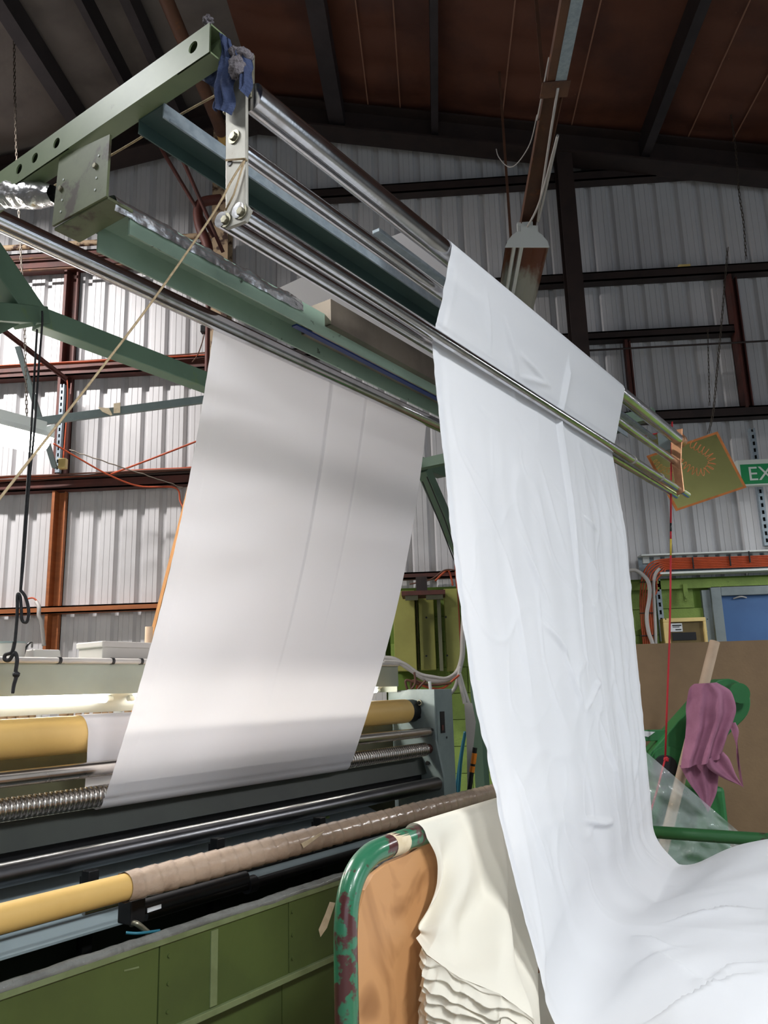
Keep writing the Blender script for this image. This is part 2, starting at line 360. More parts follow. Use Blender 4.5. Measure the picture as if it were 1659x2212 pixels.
# ribbed sheets; grooves at a steady pitch found from the picture
gL = aY(267, 900, YW).x; gR = aY(1379, 575, YW).x; pitch = (gR-gL)/round((gR-gL)/.187)
def profile(x0, n):
    P = []
    for k in range(n):
        a = x0+k*pitch
        P += [(a-.036, 0), (a-.018, .034), (a+.016, .034), (a+.034, 0)]
        m = a+pitch/2+.0
        P += [(m-.030, 0), (m-.027, .004), (m-.024, 0), (m+.022, 0), (m+.025, .004), (m+.028, 0)]
    P.append((x0+n*pitch-.036, 0)); return P
x = gL - 4*pitch*math.ceil((gL+6.0)/(4*pitch)); 
while x < 7.6:
    P = profile(x, 4); zb = BZ-.12 if x > BX-.35 else 0.0
    V = []; m = len(P)
    for z in (zb, 7.0): V += [(a, YW+d, z) for a, d in P]
    F = [(i, i+1, m+i+1, m+i) for i in range(m-1)]
    mob('cladding_sheet', (V, F), K['clad'], wall)
    x += 4*pitch
# --- girts, posts
def girt(xa, ya0, ya1, xb, yb0, yb1, Y, mt, dep=.09, x0=None, x1=None, prof='C'):
    """horizontal member: picture top/bottom at two columns -> world z and x range"""
    p, q = aY(xa, ya0, Y), aY(xa, ya1, Y); p2, q2 = aY(xb, yb0, Y), aY(xb, yb1, Y)
    z1 = (p.z+p2.z)/2; z0 = (q.z+q2.z)/2
    X0 = p.x if x0 is None else x0; X1 = p2.x if x1 is None else x1
    global n_
    w = .012
    b = join(xbox(X0, X1, Y, Y+w, z0, z1), xbox(X0, X1, Y, Y+dep, z1-w, z1), xbox(X0, X1, Y, Y+dep, z0, z0+w))
    o = mob('trim_%d' % n_, b, mt, kind='structure'); n_ += 1
    return o, z0, z1
colX = aY(472, 700, 6.25).x
girt(40, 549, 583, 192, 538, 575, 6.38, K['girt'], .11, -5.9, colX)
girt(0, 792, 819, 325, 776, 799.5, 6.38, K['girt'], .11, -5.9, colX)
girt(0, 1040, 1062, 403, 1023, 1046, 6.38, K['girt'], .11, -5.9, colX+.2)
girt(0, 1314, 1329, 356, 1299.6, 1316, 6.38, K['timber'], .11, -5.9, colX)
girt(1253, 589.5, 608.5, 1659, 564.5, 585, 6.38, K['girtdark'], .11, aY(600, 600, 6.38).x, 7.9)
girt(1261, 717, 733.5, 1585, 701, 718.7, 6.38, K['girtdark'], .11, aY(500, 720, 6.38).x, aY(1590, 700, 6.38).x)
girt(1355, 887, 909, 1659, 877, 899.5, 6.38, K['girtdark'], .11, aY(1000, 880, 6.38).x, 7.9)
girt(700, 403, 423, 1180, 378, 398, 6.38, K['girtdark'], .11, colX, 7.9)
girt(868, 1236, 1250, 990, 1233, 1248, 6.36, K['girt'], .09, colX, aY(1040, 1240, 6.36).x)
def post(xt, yt, wpx, ybot, Y, mt, dep=.1, mt2=None, zbot=None, ztop=None):
    global n_
    p = aY(xt, yt, Y); q = aY(xt+wpx, yt, Y); zb = aY(xt, ybot, Y).z if zbot is None else zbot; zt = p.z if ztop is None else ztop
    w = .012
    b = join(xbox(p.x, q.x, Y+dep-w, Y+dep, zb, zt), xbox(p.x, p.x+w*2, Y, Y+dep, zb, zt), xbox(q.x-w, q.x, Y+dep*.5, Y+dep, zb, zt))
    o = mob('trim_%d' % n_, b, mt, kind='structure'); n_ += 1
    return o
post(141, 560, 24, 1042, 6.39, K['girt'])
post(113, 1060, 24, 1318, 6.39, K['timber'])
post(97, 1326, 24, 1500, 6.39, K['timber'])
post(1573, 591, 24, 880, 6.36, K['girt'], .12)
post(1349, 733, 15, 890, 6.40, K['girt'], .07)
# main columns (I sections)
def column(xt, yt, wpx, Y, mt, z0, z1):
    global n_
    a = aY(xt, yt, Y).x; b = aY(xt+wpx, yt, Y).x
    o = mob('trim_%d' % n_, join(xbox(a, b, Y, Y+.014, z0, z1), xbox((a+b)/2-.006, (a+b)/2+.006, Y+.014, Y+.15, z0, z1), xbox(a, b, Y+.15, Y+.164, z0, z1)), mt, kind='structure'); n_ += 1
column(1212, 450, 34, 6.20, K['girtdark'], 0, roofz(1.3)-.2)
column(455, 600, 36, 6.20, K['creamcol'], 0, roofz(-1.4)-.25)
# cast slotted strut rails fixed to the wall
def strut(xt, yt, yb, wpx, Y, label):
    p = aY(xt, yt, Y); q = aY(xt+wpx, yt, Y); zb = aY(xt, yb, Y).z; w = q.x-p.x
    t = thing('slotted_strut', (p.x, Y, zb), label, 'strut', 'slotted struts on the gable wall')
    k = max(4, int((p.z-zb)/.055)); h = (p.z-zb)/k
    b = [xbox(p.x, p.x+w*.3, Y, Y+.006, zb, p.z), xbox(q.x-w*.3, q.x, Y, Y+.006, zb, p.z)]
    for i in range(k): b.append(xbox(p.x+w*.3, q.x-w*.3, Y, Y+.006, zb+i*h, zb+i*h+h*.45))
    b += [xbox(p.x, p.x+.004, Y+.006, Y+.04, zb, p.z), xbox(q.x-.004, q.x, Y+.006, Y+.04, zb, p.z)]
    mob('slotted_face', join(*b), K['galv'], t); mob('strut_back', xbox(p.x+.004, q.x-.004, Y+.036, Y+.04, zb, p.z), K['black'], t)
    return t
strut(130, 830, 1020, 9, 6.34, 'slotted steel strut on the post above the lit lamp, left of the twine')
strut(1618, 925, 1180, 13, 6.30, 'slotted steel strut on the ribbed wall behind the EXIT sign')
strut(1414, 1252, 1386, 12, 6.40, 'slotted steel strut on the lime wall beside the orange cables')
# --- door in the right part of the wall
dx0 = aY(1557, 1290, 6.42).x; dz1 = aY(1600, 1286, 6.42).z; fx0 = aY(1535, 1290, 6.42).x; fz1 = aY(1600, 1265, 6.42).z
door = thing('door_1', (dx0, 6.42, 0), None, None, kind='structure')
mob('door_leaf', xbox(dx0, dx0+.85, 6.44, 6.48, 0, dz1), K['blue_door'], door, bevel=.003)
mob('door_frame', join(xbox(fx0, dx0, 6.40, 6.47, 0, fz1), xbox(dx0, dx0+.85, 6.40, 6.47, dz1, fz1), xbox(dx0+.85, dx0+.93, 6.40, 6.47, 0, fz1)), K['doorframe'], door, bevel=.004)
mob('door_jamb', xbox(aY(1517, 1300, 6.44).x, fx0, 6.43, 6.468, 0, aY(1517, 1275, 6.44).z), K['doorframe'], door)
_p = aY(1598, 1291, 6.43); mob('door_closer', spline([_p+Vector((-.04, 0, -.006)), _p+Vector((0, -.02, .006)), _p+Vector((.05, 0, -.002))]) and tube(spline([_p+Vector((-.05, 0, -.006)), _p+Vector((0, -.02, .006)), _p+Vector((.05, 0, -.002))]), .006, 6), K['greyconduit'], door, smooth=True)
_z = aY(1500, 1252, 6.42).z; mob('trim_%d' % n_, xbox(BX+1.5, 7.5, 6.40, 6.47, aY(1500, 1271, 6.42).z, _z), K['block'], kind='structure'); n_ += 1
_a = aY(1474, 1262, 6.39); _b = aY(1488, 1298, 6.39)
br = thing('wall_bracket', (_a.x, 6.39, _b.z), 'lime painted flat steel bracket bolted above the distribution box', 'bracket')
mob('strap', xbox(_a.x, _b.x, 6.385, 6.40, _b.z, _a.z), K['block'], br, bevel=.002); mob('bolt', disc(((_a.x+_b.x)/2, 6.385, _b.z+.025), (0, -1, 0), .012, .01, 6), K['block'], br)
# ================================================================ overhead rail gantry
def rail(name, t, z, r, s0, s1, mt, parent, n=28, **kw): return mob(name, tube([M3(s0, t, z), M3((s0+s1)/2, t, z), M3(s1, t, z)], r, n), mt, parent, smooth='auto', **kw)
def st(p): return p.dot(UU), p.dot(VV), p.z
RT, RZt, RR = 1.0142, 2.737, .030
gan = thing('rail_gantry', M3(1.0, 1.3, 2.4), 'overhead gantry of polished steel rails and green beams carrying the white cloth', 'gantry')
rail('top_rail', RT, RZt, RR, 1.015, 4.03, K['steel'], gan)
R2 = st(aS(527, 322, 1.011)); rail('middle_rail', R2[1]+.012, R2[2]+.006, .0175, 1.02, 4.12, K['steel'], gan)
RA = st(aS(522, 459, 1.011)); rail('front_rod', RA[1], RA[2], .0165, 1.0, 4.19, K['steel'], gan)
RB = st(aS(489, 477, 1.011)); rail('rear_rod', RB[1]+.006, RB[2], .0165, 1.0, 4.16, K['steel'], gan)
LT = 1.9705; LZ = 2.830; LR = .030
rail('low_tube', LT, LZ, LR, .35, 4.2, K['steel'], gan)
for s in (3.33, 3.72): rail('rod_collar', RA[1], RA[2], .0195, s, s+.014, K['whiteplate'], gan)
# green crossbeam: rectangular hollow section with round holes
FB = .945
e0 = st(aS(453, 48, FB)); e1 = st(aS(450, 113, FB)); bt0 = e0[1]; bz1 = e0[2]; bz0 = e1[2]; bd = .044
def plate_holes(t0, t1, z0, z1, s, holes, thick, n=16):
    """plate in the t-z plane with round holes, cut into cells between holes"""
    V, F = [], []
    hs = sorted(holes); cells = []; last = t0
    for i, (ht, hz, hr) in enumerate(hs):
        lim = [t0 if i == 0 else (hs[i-1][0]+ht)/2, t1 if i == len(hs)-1 else (hs[i+1][0]+ht)/2]
        a, b = max(lim[0], ht-.05), min(lim[1], ht+.05)
        if a > last+1e-4:
            bv, bf = mbox(s, s+thick, last, a, z0, z1); k0 = len(V); V += bv; F += [tuple(q+k0 for q in f) for f in bf]
        cells.append(((ht, hz, hr), a, b)); last = b
    if t1 > last+1e-4:
        bv, bf = mbox(s, s+thick, last, t1, z0, z1); k0 = len(V); V += bv; F += [tuple(q+k0 for q in f) for f in bf]
    for (ht, hz, hr), a, b in cells:
        outer = []; inner = []
        for k in range(n):
            q = 2*math.pi*(k+.5)/n; c, sn = math.cos(q), math.sin(q)
            inner.append((ht+hr*c, hz+hr*sn))
            m = min(((b-ht)/c if c > 1e-6 else (a-ht)/c if c < -1e-6 else 9), ((z1-hz)/sn if sn > 1e-6 else (z0-hz)/sn if sn < -1e-6 else 9))
            outer.append((ht+m*c, hz+m*sn))
        cor = [(b, z1), (a, z1), (a, z0), (b, z0)]
        # build ring quads; insert corners
        k0 = len(V)
        for (x, y) in inner+outer: V.append(M3(s, x, y))
        for (x, y) in inner+outer: V.append(M3(s+thick, x, y))
        for k in range(n):
            j = (k+1) % n
            F.append((k0+k, k0+j, k0+n+j, k0+n+k)); F.append((k0+2*n+k, k0+2*n+j, k0+3*n+j, k0+3*n+k)); F.append((k0+k, k0+j, k0+2*n+j, k0+2*n+k))
            o1, o2 = outer[k], outer[j]
            if abs(o1[0]-o2[0]) > 1e-5 and abs(o1[1]-o2[1]) > 1e-5:
                cc = min(cor, key=lambda q: (q[0]-(o1[0]+o2[0])/2)**2+(q[1]-(o1[1]+o2[1])/2)**2)
                i1 = len(V); V.append(M3(s, *cc)); V.append(M3(s+thick, *cc))
                F.append((k0+n+k, k0+n+j, i1)); F.append((k0+3*n+k, k0+3*n+j, i1+1))
    return V, F
bt1 = 3.2
hol = []
for (hx, hy) in ((417, 102), (122, 309), (75, 341), (41, 365)):
    q = st(aS(hx, hy, FB)); hol.append((q[1], q[2], .0135))
beam = mob('crossbeam', join(plate_holes(bt0, bt1, bz0, bz1, FB, hol, .004), mbox(FB+.004, FB+bd-.004, bt0, bt1, bz1-.004, bz1), mbox(FB+.004, FB+bd-.004, bt0, bt1, bz0, bz0+.004), mbox(FB+bd-.004, FB+bd, bt0, bt1, bz0, bz1)), K['sage'], gan)
# small raised strip lying on the crossbeam
q0 = st(aS(205, 219, FB+.03)); mob('top_strip', mbox(FB+.01, FB+.035, q0[1]-.02, q0[1]+.13, bz1, bz1+.012), K['sagedirty'], beam)
# link plate with bent foot carrying the two rods
pl = [(487, 262), (489, 150), (531, 150), (531, 440), (541, 452), (530, 478), (488, 494), (474, 482), (478, 462), (487, 452)]
PS = 1.004
mob('link_plate', prism([aS(x, y, PS) for x, y in pl], UU*.008), K['whiteplate'], gan, bevel=.0015)
mob('link_head', mbox(PS+.008, PS+.02, RT, bt0+.03, RZt, bz0+.02), K['zinc'], gan, bevel=.002)
def hexbolt(x, y, s, r, parent, washer=True):
    c = aS(x, y, s)
    b = mob('bolt', disc(c, -UU, r, r*.8, 6), K['zinc'], parent, bevel=.001)
    if washer: mob('washer', disc(c+UU*.001, -UU, r*1.65, .003, 20), K['zinc'], b, smooth='auto')
    return b
for x, y in ((506, 296), (522, 458), (488, 476)): hexbolt(x, y, PS-.001, .009, gan)
mob('bolt_hole', disc(aS(496, 352, PS-.0012), -UU, .0065, .0008, 16), K['black'], gan)
# far end link and blocks
mob('far_link_plate', prism([aS(x, y, 4.02) for x, y in ((1450, 930), (1474, 925), (1471, 1000), (1478, 1062), (1462, 1070), (1450, 1000))], UU*.012), K['bronze'], gan, bevel=.002)
mob('bearing_block', disc(M3(4.03, RT, RZt), UU, .036, .05, 20), K['bronze'], gan, smooth='auto')
mob('far_bracket', mbox(4.06, 4.2, 1.05, 1.12, 2.70, 2.80), K['machgrey'], gan, bevel=.003)
# galvanised channel, open side down
ga = st(aS(355, 222, .985)); gb = st(aS(351, 255, .985)); gc = st(aS(298, 294, .985))
def channel(name, tf, zt, zl, tb, s0, s1, mt, parent, w=.004, inner=None):
    if inner is None: return mob(name, join(mbox(s0, s1, tf, tf+w, zl, zt), mbox(s0, s1, tf+w, tb-w, zt-w, zt), mbox(s0, s1, tb-w, tb, zl, zt)), mt, parent)
    o = mob(name, mbox(s0, s1, tf, tf+w, zl, zt), mt, parent)
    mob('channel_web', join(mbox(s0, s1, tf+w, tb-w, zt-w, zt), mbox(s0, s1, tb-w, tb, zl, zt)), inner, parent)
    return o
channel('galvanised_channel', ga[1], ga[2], gb[2], gc[1], .985, 4.0, K['galv'], gan, inner=K['tealdark'])  # web and back flange a darker teal than the front flange
mob('lip_strip', mbox(1.0, 4.0, ga[1]-.003, ga[1], gb[2]-.002, gb[2]+.004), K['galv'], gan)
# thin aluminium bar lying above the channel
ab = st(aS(812, 500, 1.55)); 
mob('aluminium_bar', mbox(1.55, 3.9, ab[1]-.012, ab[1]+.012, ab[2]-.004, ab[2]+.008), K['galv'], gan, bevel=.002)
# bracket plate under the crossbeam
BS = .955
mob('bracket_plate', prism([aS(237, 290, BS), aS(229, 423, BS), aS(112, 488, BS), aS(128, 340, BS)], UU*.006), K['sagedirty'], gan)
pb = st(aS(228, 423, BS)); pc = st(aS(112, 488, BS))
mob('bracket_foot', mbox(BS+.006, BS+.075, pb[1]-.0, pc[1], pb[2]-.004, pb[2]+.004), K['sagedirty'], gan, bevel=.002)
for x, y in ((207, 359), (132, 408)): hexbolt(x, y, BS-.0005, .007, gan, False)
for x, y in ((213, 336), (208, 384), (205, 410), (137, 388), (134, 432), (131, 457)):
    mob('rivet_hole', disc(aS(x, y, BS-.001), -UU, .0028, .0006, 10), K['white'], gan)
# mint green channel, open side down, wrapped along its top with foil
ft = pb[1]+.012; fz = pb[2]
q = st(aT(398, 535, ft)); q2 = st(aT(398, 567, ft))
mz1, mz0 = q[2], q2[2]
channel('mint_channel', ft, mz1+.032, mz0, ft+.125, BS+.076, 4.0, K['mint'], gan, .006)
mob('blue_strip', mbox(1.62, 4.0, ft+.012, ft+.03, mz0-.004, mz0+.001), K['bluetape'], gan)
FP = [(ft-.004, mz1-.004), (ft-.006, mz1+.018), (ft+.002, mz1+.036), (ft+.03, mz1+.046), (ft+.09, mz1+.046), (ft+.124, mz1+.036), (ft+.131, mz1+.012)]
def foilfn(i, j):
    s = BS+.03 + (1.60-BS)*i
    x = j*(len(FP)-1); k = min(int(x), len(FP)-2); f = x-k
    t = FP[k][0]+(FP[k+1][0]-FP[k][0])*f; z = FP[k][1]+(FP[k+1][1]-FP[k][1])*f
    n = .007*max(-.2, N(s*13, j*3, 0))+.004*abs(N(s*38, j*8, 3))
    dt, dz = t-(ft+.06), z-mz1; L = math.hypot(dt, dz)
    return M3(s, t+dt/L*n, z+dz/L*n - (.004*N(s*20, 2, 0) if j == 0 else 0))
mob('foil_wrap', grid(foilfn, 150, 26), K['foil'], gan, smooth=True)
# foil wrapped duct coming in from the left to the bracket plate
_f0 = aS(118, 420, .99); _f1 = aS(-160, 424, .93)
def ductfn(i, j):
    p = _f0.lerp(_f1, j); a = 2*math.pi*i
    d = (_f1-_f0).normalized(); b = d.cross(ZZ).normalized()
    rr = .036*(1-.35*max(0, 1-j*7))*(1+.16*N(j*16, math.cos(a)*1.6, math.sin(a)*1.6)+.08*N(j*50, math.cos(a)*4, math.sin(a)*4))
    return p + b*math.cos(a)*rr + ZZ*math.sin(a)*rr
mob('foil_duct', grid(ductfn, 40, 110), K['foil'], gan, smooth=True)
# steel trough sitting over the channel
tt = ft-.02
b0 = st(aT(712, 646, tt)); b1 = st(aT(712, 700, tt))
mob('steel_trough', join(mbox(b0[0], 4.0, tt-.004, tt, b1[2], b0[2]), mbox(b0[0], 4.0, tt, tt+.11, b1[2], b1[2]+.004), mbox(b0[0], b0[0]+.004, tt, tt+.11, b1[2], b0[2]), mbox(b0[0], 4.0, tt+.11, tt+.114, b1[2], b0[2])), K['boxsteel'], gan)
# supports added to hold the gantry; the post stands outside the camera frame
mob('added_post', mbox(.93, .99, 3.13, 3.19, 0, bz0), K['sage'], gan)
mob('far_crossbeam', mbox(3.95, 4.0, 1.1, 2.66, 2.845, 2.905), K['frame_green'], gan)

# ================================================================ the white cloth running through the gantry
web = thing('cloth_web', M3(2.4, 1.04, .85), 'long white cotton cloth falling from the rails into the cart and back to the machine', 'cloth')
S0, S1 = 1.756, 3.156
def hz(s, t):
    """height of the cloth heap under the falling sheet"""
    a = (s-S0)/(S1-S0)
    z = .765 + .125*min(1, max(0, a+.0)/.4)**.8 + .05*max(0, a-.7)/.3
    z += .055*max(0, (.95-t)/.5)*a
    z -= .05*math.exp(-((t-.93)/.12)**2)*a
    z += .022*N(s*2.3, t*3.1, .7)+.010*N(s*6+t*3, t*5, 2.2)
    # soft ridges fanning from the landing fold
    z += .010*math.sin(9*t+5*s+2*N(s*1.5, t*1.5, 5))*max(0, min(1, (1.0-t)*3))
    return z
LEAN = .165
def front(i, j):
    s = S0 + (S1-S0)*i
    # path: behind top rail crest -> over rail -> down between the rods -> fall -> land -> run out to the right
    TF = RT-RR-.002
    L1, L2, L3 = .10, .30, 1.35
    zland = hz(s, .80)+.015
    seg = j
    if seg < .05:                       # over the rail
        a = math.pi*.62*(1-seg/.05); return M3(s, RT-(RR+.002)*math.cos(a), RZt+(RR+.002)*math.sin(a))
    # lateral folds: one deep tuck and pleats that open out below the rod
    below = max(0., min(1., (seg-.17)/.12))
    fr = .0
    tx = i-.60-.02*(seg-.3); tuck = math.exp(-tx/.03) if tx > 0 else math.exp(-(tx/.003)**2)
    pre = max(0, min(1, (seg-.06)/.04))
    fr += -.022*tuck*pre*max(0, 1-max(0, seg-.30)/.22)
    rt = max(0, (i-.58)/.42)
    ple = .9*N(i*16, 3.1, seg*.9)*(.3+rt) + .5*abs(N(i*26, 9.1, seg*.5))*rt
    fr += ple*.026*below*(1-.6*max(0, min(1, (seg-.62)/.2)))
    fr += .020*N(i*3.2, 7.7, seg*2.2)*below + .0035*N(i*9+seg*6, seg*11-i*4, 4)*(.4+below)
    rd = 1-abs(N(i*4.2+seg*2.0, seg*8-i*2, 3.3)); fr -= .0032*max(0, (rd-.93)/.07)*(.2+below)
    rd = 1-abs(N(i*6-seg*5, seg*13+i*2, 8.3)); fr -= .0018*max(0, (rd-.93)/.07)*below
    # sharp slanting creases
    for (ci, cj, ang, ln, h) in CRE:
        di, dj = (i-ci)*1.4, (seg-cj)*3.2
        al = di*math.cos(ang)+dj*math.sin(ang); ac = -di*math.sin(ang)+dj*math.cos(ang)
        if abs(al) < ln: fr -= 1.5*h*math.exp(-(ac/.012)**2)*(1-(al/ln)**2)
    sel = math.exp(-(i/.012)**2); fr += .002*sel*N(seg*90, 3, 1)+.002*math.exp(-((i-.035)/.01)**2)
    hemx = .004*N(seg*45, 8, 2)*sel
    if seg < .15: fr = -abs(fr)*pre-.0015
    if seg < .17:                       # rail -> rods
        a = (seg-.05)/.12; e = a
        t = TF+(RA[1]+.0195-TF)*e; z = RZt+(RA[2]-RZt)*a
        return M3(s+hemx, t+fr, z)
    zr = RA[2]
    # fall
    rb = .15-.06*i
    if seg < .70:
        a = (seg-.17)/.53; z = zr+(zland+rb-zr)*a
        lean = -(1-i)**1.6*LEAN*a**3
        pull = (1-2*i)*.028*a*min(1, a*2)
        return M3(s+pull+hemx, RA[1]+.0195*(1-below)+.004+lean+fr, z)
    base_t = RA[1]+.004-(1-i)**1.6*LEAN
    pull = (1-2*i)*.028
    if seg < .78:                       # landing curve
        a = (seg-.70)/.08*math.pi/2; k = (seg-.70)/.08
        t = base_t-rb*(1-math.cos(a)); z = zland+rb*(1-math.sin(a))
        zz = z*(1-k*k)+k*k*(hz(s, t)+.02)
        return M3(s+pull, t+fr*(1-k), max(zz, hz(s, t)+.012))
    a = (seg-.78)/.22; t = base_t-rb-a*(1.25)
    w = .006*N(s*8+t*4, t*9, 1)*min(1, a*8)
    for (sa, ta_, sb, tb2, h, tail) in HEAPF:
        ds, dt = sb-sa, tb2-ta_; L_ = math.hypot(ds, dt); al = ((s-sa)*ds+(t-ta_)*dt)/L_/L_; ac = ((s-sa)*dt-(t-ta_)*ds)/L_ + .02*N(al*3, sa*7, 0)+.007*N(al*11, ta_*9, 0)
        if 0 < al < 1:
            e = math.sin(math.pi*al)**1.3
            if ac > 0: w += h*e*math.exp(-ac/tail)
            else: w += h*e*math.exp(-(ac/.006)**2)
    return M3(s+pull*(1-a), t, hz(s, t)+.02+w*min(1, a*9))
def _hf(x0, y0, x1, y1, z, h, tail):
    p, q = aZ(x0, y0, z), aZ(x1, y1, z); return (p.dot(UU), p.dot(VV), q.dot(UU), q.dot(VV), h, tail)
HEAPF = [_hf(1215, 1860, 1425, 1925, .92, .050, .10), _hf(1230, 1975, 1470, 2050, .90, .052, .12), _hf(1140, 1990, 1330, 2075, .88, .034, .07), _hf(1160, 2120, 1500, 2060, .88, .026, .09), _hf(1300, 2190, 1659, 2130, .87, .030, .12), _hf(1400, 1990, 1659, 1960, .92, .028, .12), _hf(1380, 1870, 1480, 1895, .92, .020, .05), _hf(1480, 2110, 1659, 2080, .9, .018, .08), _hf(1350, 2020, 1600, 2150, .9, .018, .10)]
CRE = [(.18, .10, 1.2, .16, .006), (.30, .115, .9, .14, .007), (.42, .125, .2, .13, .007), (.45, .14, -.2, .12, .006), (.33, .155, 1.1, .10, .006),
       (.25, .45, 1.45, .22, .009), (.36, .38, 1.0, .16, .007), (.44, .46, .6, .12, .010), (.5, .50, 1.1, .14, .010), (.62, .52, -.5, .12, .010), (.72, .36, .8, .14, .006),
       (.74, .30, .25, .10, .006), (.15, .62, 1.3, .18, .008), (.7, .60, 1.1, .2, .008), (.55, .66, .15, .16, .012), (.85, .55, 1.3, .2, .008), (.5, .30, 1.2, .2, .004)]
mob('front_fall', grid(front, 260, 420), K['cloth'], web, smooth=True, label='front sheet of white cloth hanging from the top rail to the heap')
def hem(i, j):
    jj = .052+.64*j; p = Vector(front(.0215*i, jj))
    return p - VV*(.0022+.0022*abs(N(jj*120, 4, 0))*math.sin(math.pi*i)) + UU*(-.0025+.0022*N(jj*130, 1, 0)*(1-i))
mob('selvage', grid(hem, 7, 420), K['cloth'], web, smooth=True)
def overf(i, j):
    s = S0+(S1-S0)*i + .05*j
    P = [(RT+RR*.85, RZt+RR*.55), (1.16, 2.852), (1.5, 2.846), (1.85, 2.848), (1.94, LZ+LR+.006)]
    x = j*(len(P)-1); k = min(int(x), len(P)-2); f = x-k
    t = P[k][0]+(P[k+1][0]-P[k][0])*f; z = P[k][1]+(P[k+1][1]-P[k][1])*f
    return M3(s, t, z+.004*N(s*3, t*4, 0))
mob('overhead_span', grid(overf, 40, 30), K['clothb'], web, smooth=True)
SPT, SPZ, SPR = 2.553, 1.21, .037
B0, B1 = 1.82, 3.225
def backf(i, j):
    s = B0+(B1-B0)*i
    if j < .04:
        a = math.pi*(.5-.62*j/.04); return M3(s, LT+(LR+.0025)*math.cos(a), LZ+(LR+.0025)*math.sin(a))
    k = (j-.04)/.96
    if k < .96:
        f = k/.96
        t0, z0 = LT+LR, LZ-.01; t1, z1 = SPT-SPR-.003, SPZ-.012
        t = t0+(t1-t0)*f; z = z0+(z1-z0)*f
        d = .0
        xx = i-.47-.02*f; sk = (math.exp(-xx/.022) if xx > 0 else math.exp(-(xx/.0025)**2))*max(0, 1-f*1.15); d -= .013*sk
        xx = i-.645; sk2 = (math.exp(-xx/.015) if xx > 0 else math.exp(-(xx/.0025)**2))*max(0, 1-f*1.5); d -= .007*sk2
        d -= .062*math.sin(math.pi*f)**.9; z -= .02*math.sin(math.pi*f)
        d += .004*N(i*2.2, f*1.4, 9)*math.sin(math.pi*f)
        d += .004*math.sin(i*60+f*14)*max(0, (i-.45))*max(0, f-.2)*.8
        d += .0035*math.exp(-((i-.02)/.02)**2)*math.sin(f*170)*.5
        # hem band
        if i < .045: d -= .0015
        return M3(s, t+d, z)
    f = (k-.96)/.04; a = math.pi*(1+.6*f)
    return M3(s, SPT+(SPR+.003)*math.cos(a), SPZ+(SPR+.003)*math.sin(a)-.004)
mob('back_sheet', grid(backf, 260, 160), K['clothb'], web, smooth=True, label='back sheet of white cloth sloping down to the ribbed roller')

# ---- twine, rags
tw = mob('twine', join(tube(spline([aS(529, 344, 1.0), aS(500, 390, .985), aS(455, 470, .96), aY(300, 690, 1.35), aY(0, 1076, 1.15), aY(-60, 1150, 1.1)], 6), .0022, 6),
                       tube([aS(529, 344, 1.0), aS(505, 420, .998), aS(487, 455, .998)], .002, 6),
                       tube([aS(488, 346, 1.0), aS(529, 343, .997), aS(533, 347, 1.006)], .0022, 6)), K['twine'], smooth=True, label='pale twine tied round the link plate and slanting down to the left', cat='twine')
tw2 = mob('twine', tube(spline([M3(1.02, 1.12, 2.80), aS(462, 208, 1.06), aS(350, 270, 1.06), aS(235, 338, 1.06), aS(100, 410, 1.08)], 5), .0026, 6), K['twine'], smooth=True, label='pale twine strung behind the green crossbeam', cat='twine')
# blue rag knotted at the beam end
rag = thing('blue_rag', M3(1.0, 1.1, 2.75), 'dusty blue rag knotted at the end of the green crossbeam', 'rag')
def ragtail(L, Rr, ss, amp, seed, nu=26, nv=26):
    L = resample(spline([aS(x, y, ss) for x, y in L]), nv); Rr = resample(spline([aS(x, y, ss) for x, y in Rr]), nv)
    def f(i, j):
        a, b = L[round(j*(nv-1))], Rr[round(j*(nv-1))]
        p = a.lerp(b, i)
        return p - UU*(math.sin(math.pi*i)*amp*(1+.3*N(i*3, j*3, seed)) + .010*N(i*6, j*3, seed+4))
    return grid(f, nu, nv)
SRG = .985
mob('rag_tail', ragtail([(478, 150), (470, 180), (468, 210), (465, 238), (470, 246)], [(512, 130), (508, 180), (508, 210), (507, 232), (500, 250)], SRG, .022, 1), K['bluerag'], rag, smooth=True)
mob('rag_fold', ragtail([(520, 120), (524, 150), (527, 180), (530, 200)], [(543, 120), (548, 150), (546, 180), (536, 212)], SRG+.01, .02, 2), K['bluerag'], rag, smooth=True)
mob('rag_flap', ragtail([(482, 138), (465, 150), (448, 165), (434, 172)], [(484, 150), (482, 170), (470, 186), (462, 190)], SRG+.02, .006, 3, 14, 16), K['bluerag'], rag, smooth=True)
mob('rag_neck', ragtail([(482, 78), (482, 100), (480, 125), (478, 150)], [(498, 86), (504, 110), (500, 130), (498, 150)], SRG, .014, 5, 16, 18), K['bluerag'], rag, smooth=True)
def lump(c, rx, rz, ss, seed, amp=.35):
    c = aS(*c, ss)
    def f(i, j):
        a = 2*math.pi*i; b = math.pi*(j-.5)
        d = Vector((math.cos(a)*math.cos(b), math.sin(a)*math.cos(b), math.sin(b)))
        r = 1+amp*N(d.x*2.2+seed, d.y*2.2, d.z*2.2)+amp*.5*N(d.x*6, d.y*6+seed, d.z*6)
        return c + VV*d.x*rx*r + UU*d.y*rx*r + ZZ*d.z*rz*r
    return grid(f, 30, 20)
mob('lint_knot', join(lump((512, 146), .017, .024, SRG-.012, 1), lump((526, 122), .018, .014, SRG, 2), lump((507, 114), .013, .011, SRG, 3), lump((489, 92), .007, .010, SRG, 6)), K['lint'], rag, smooth=True)
mob('lint_tuft', lump((449, 45), .010, .010, FB+.01, 8, .6), K['lint'], rag, smooth=True)
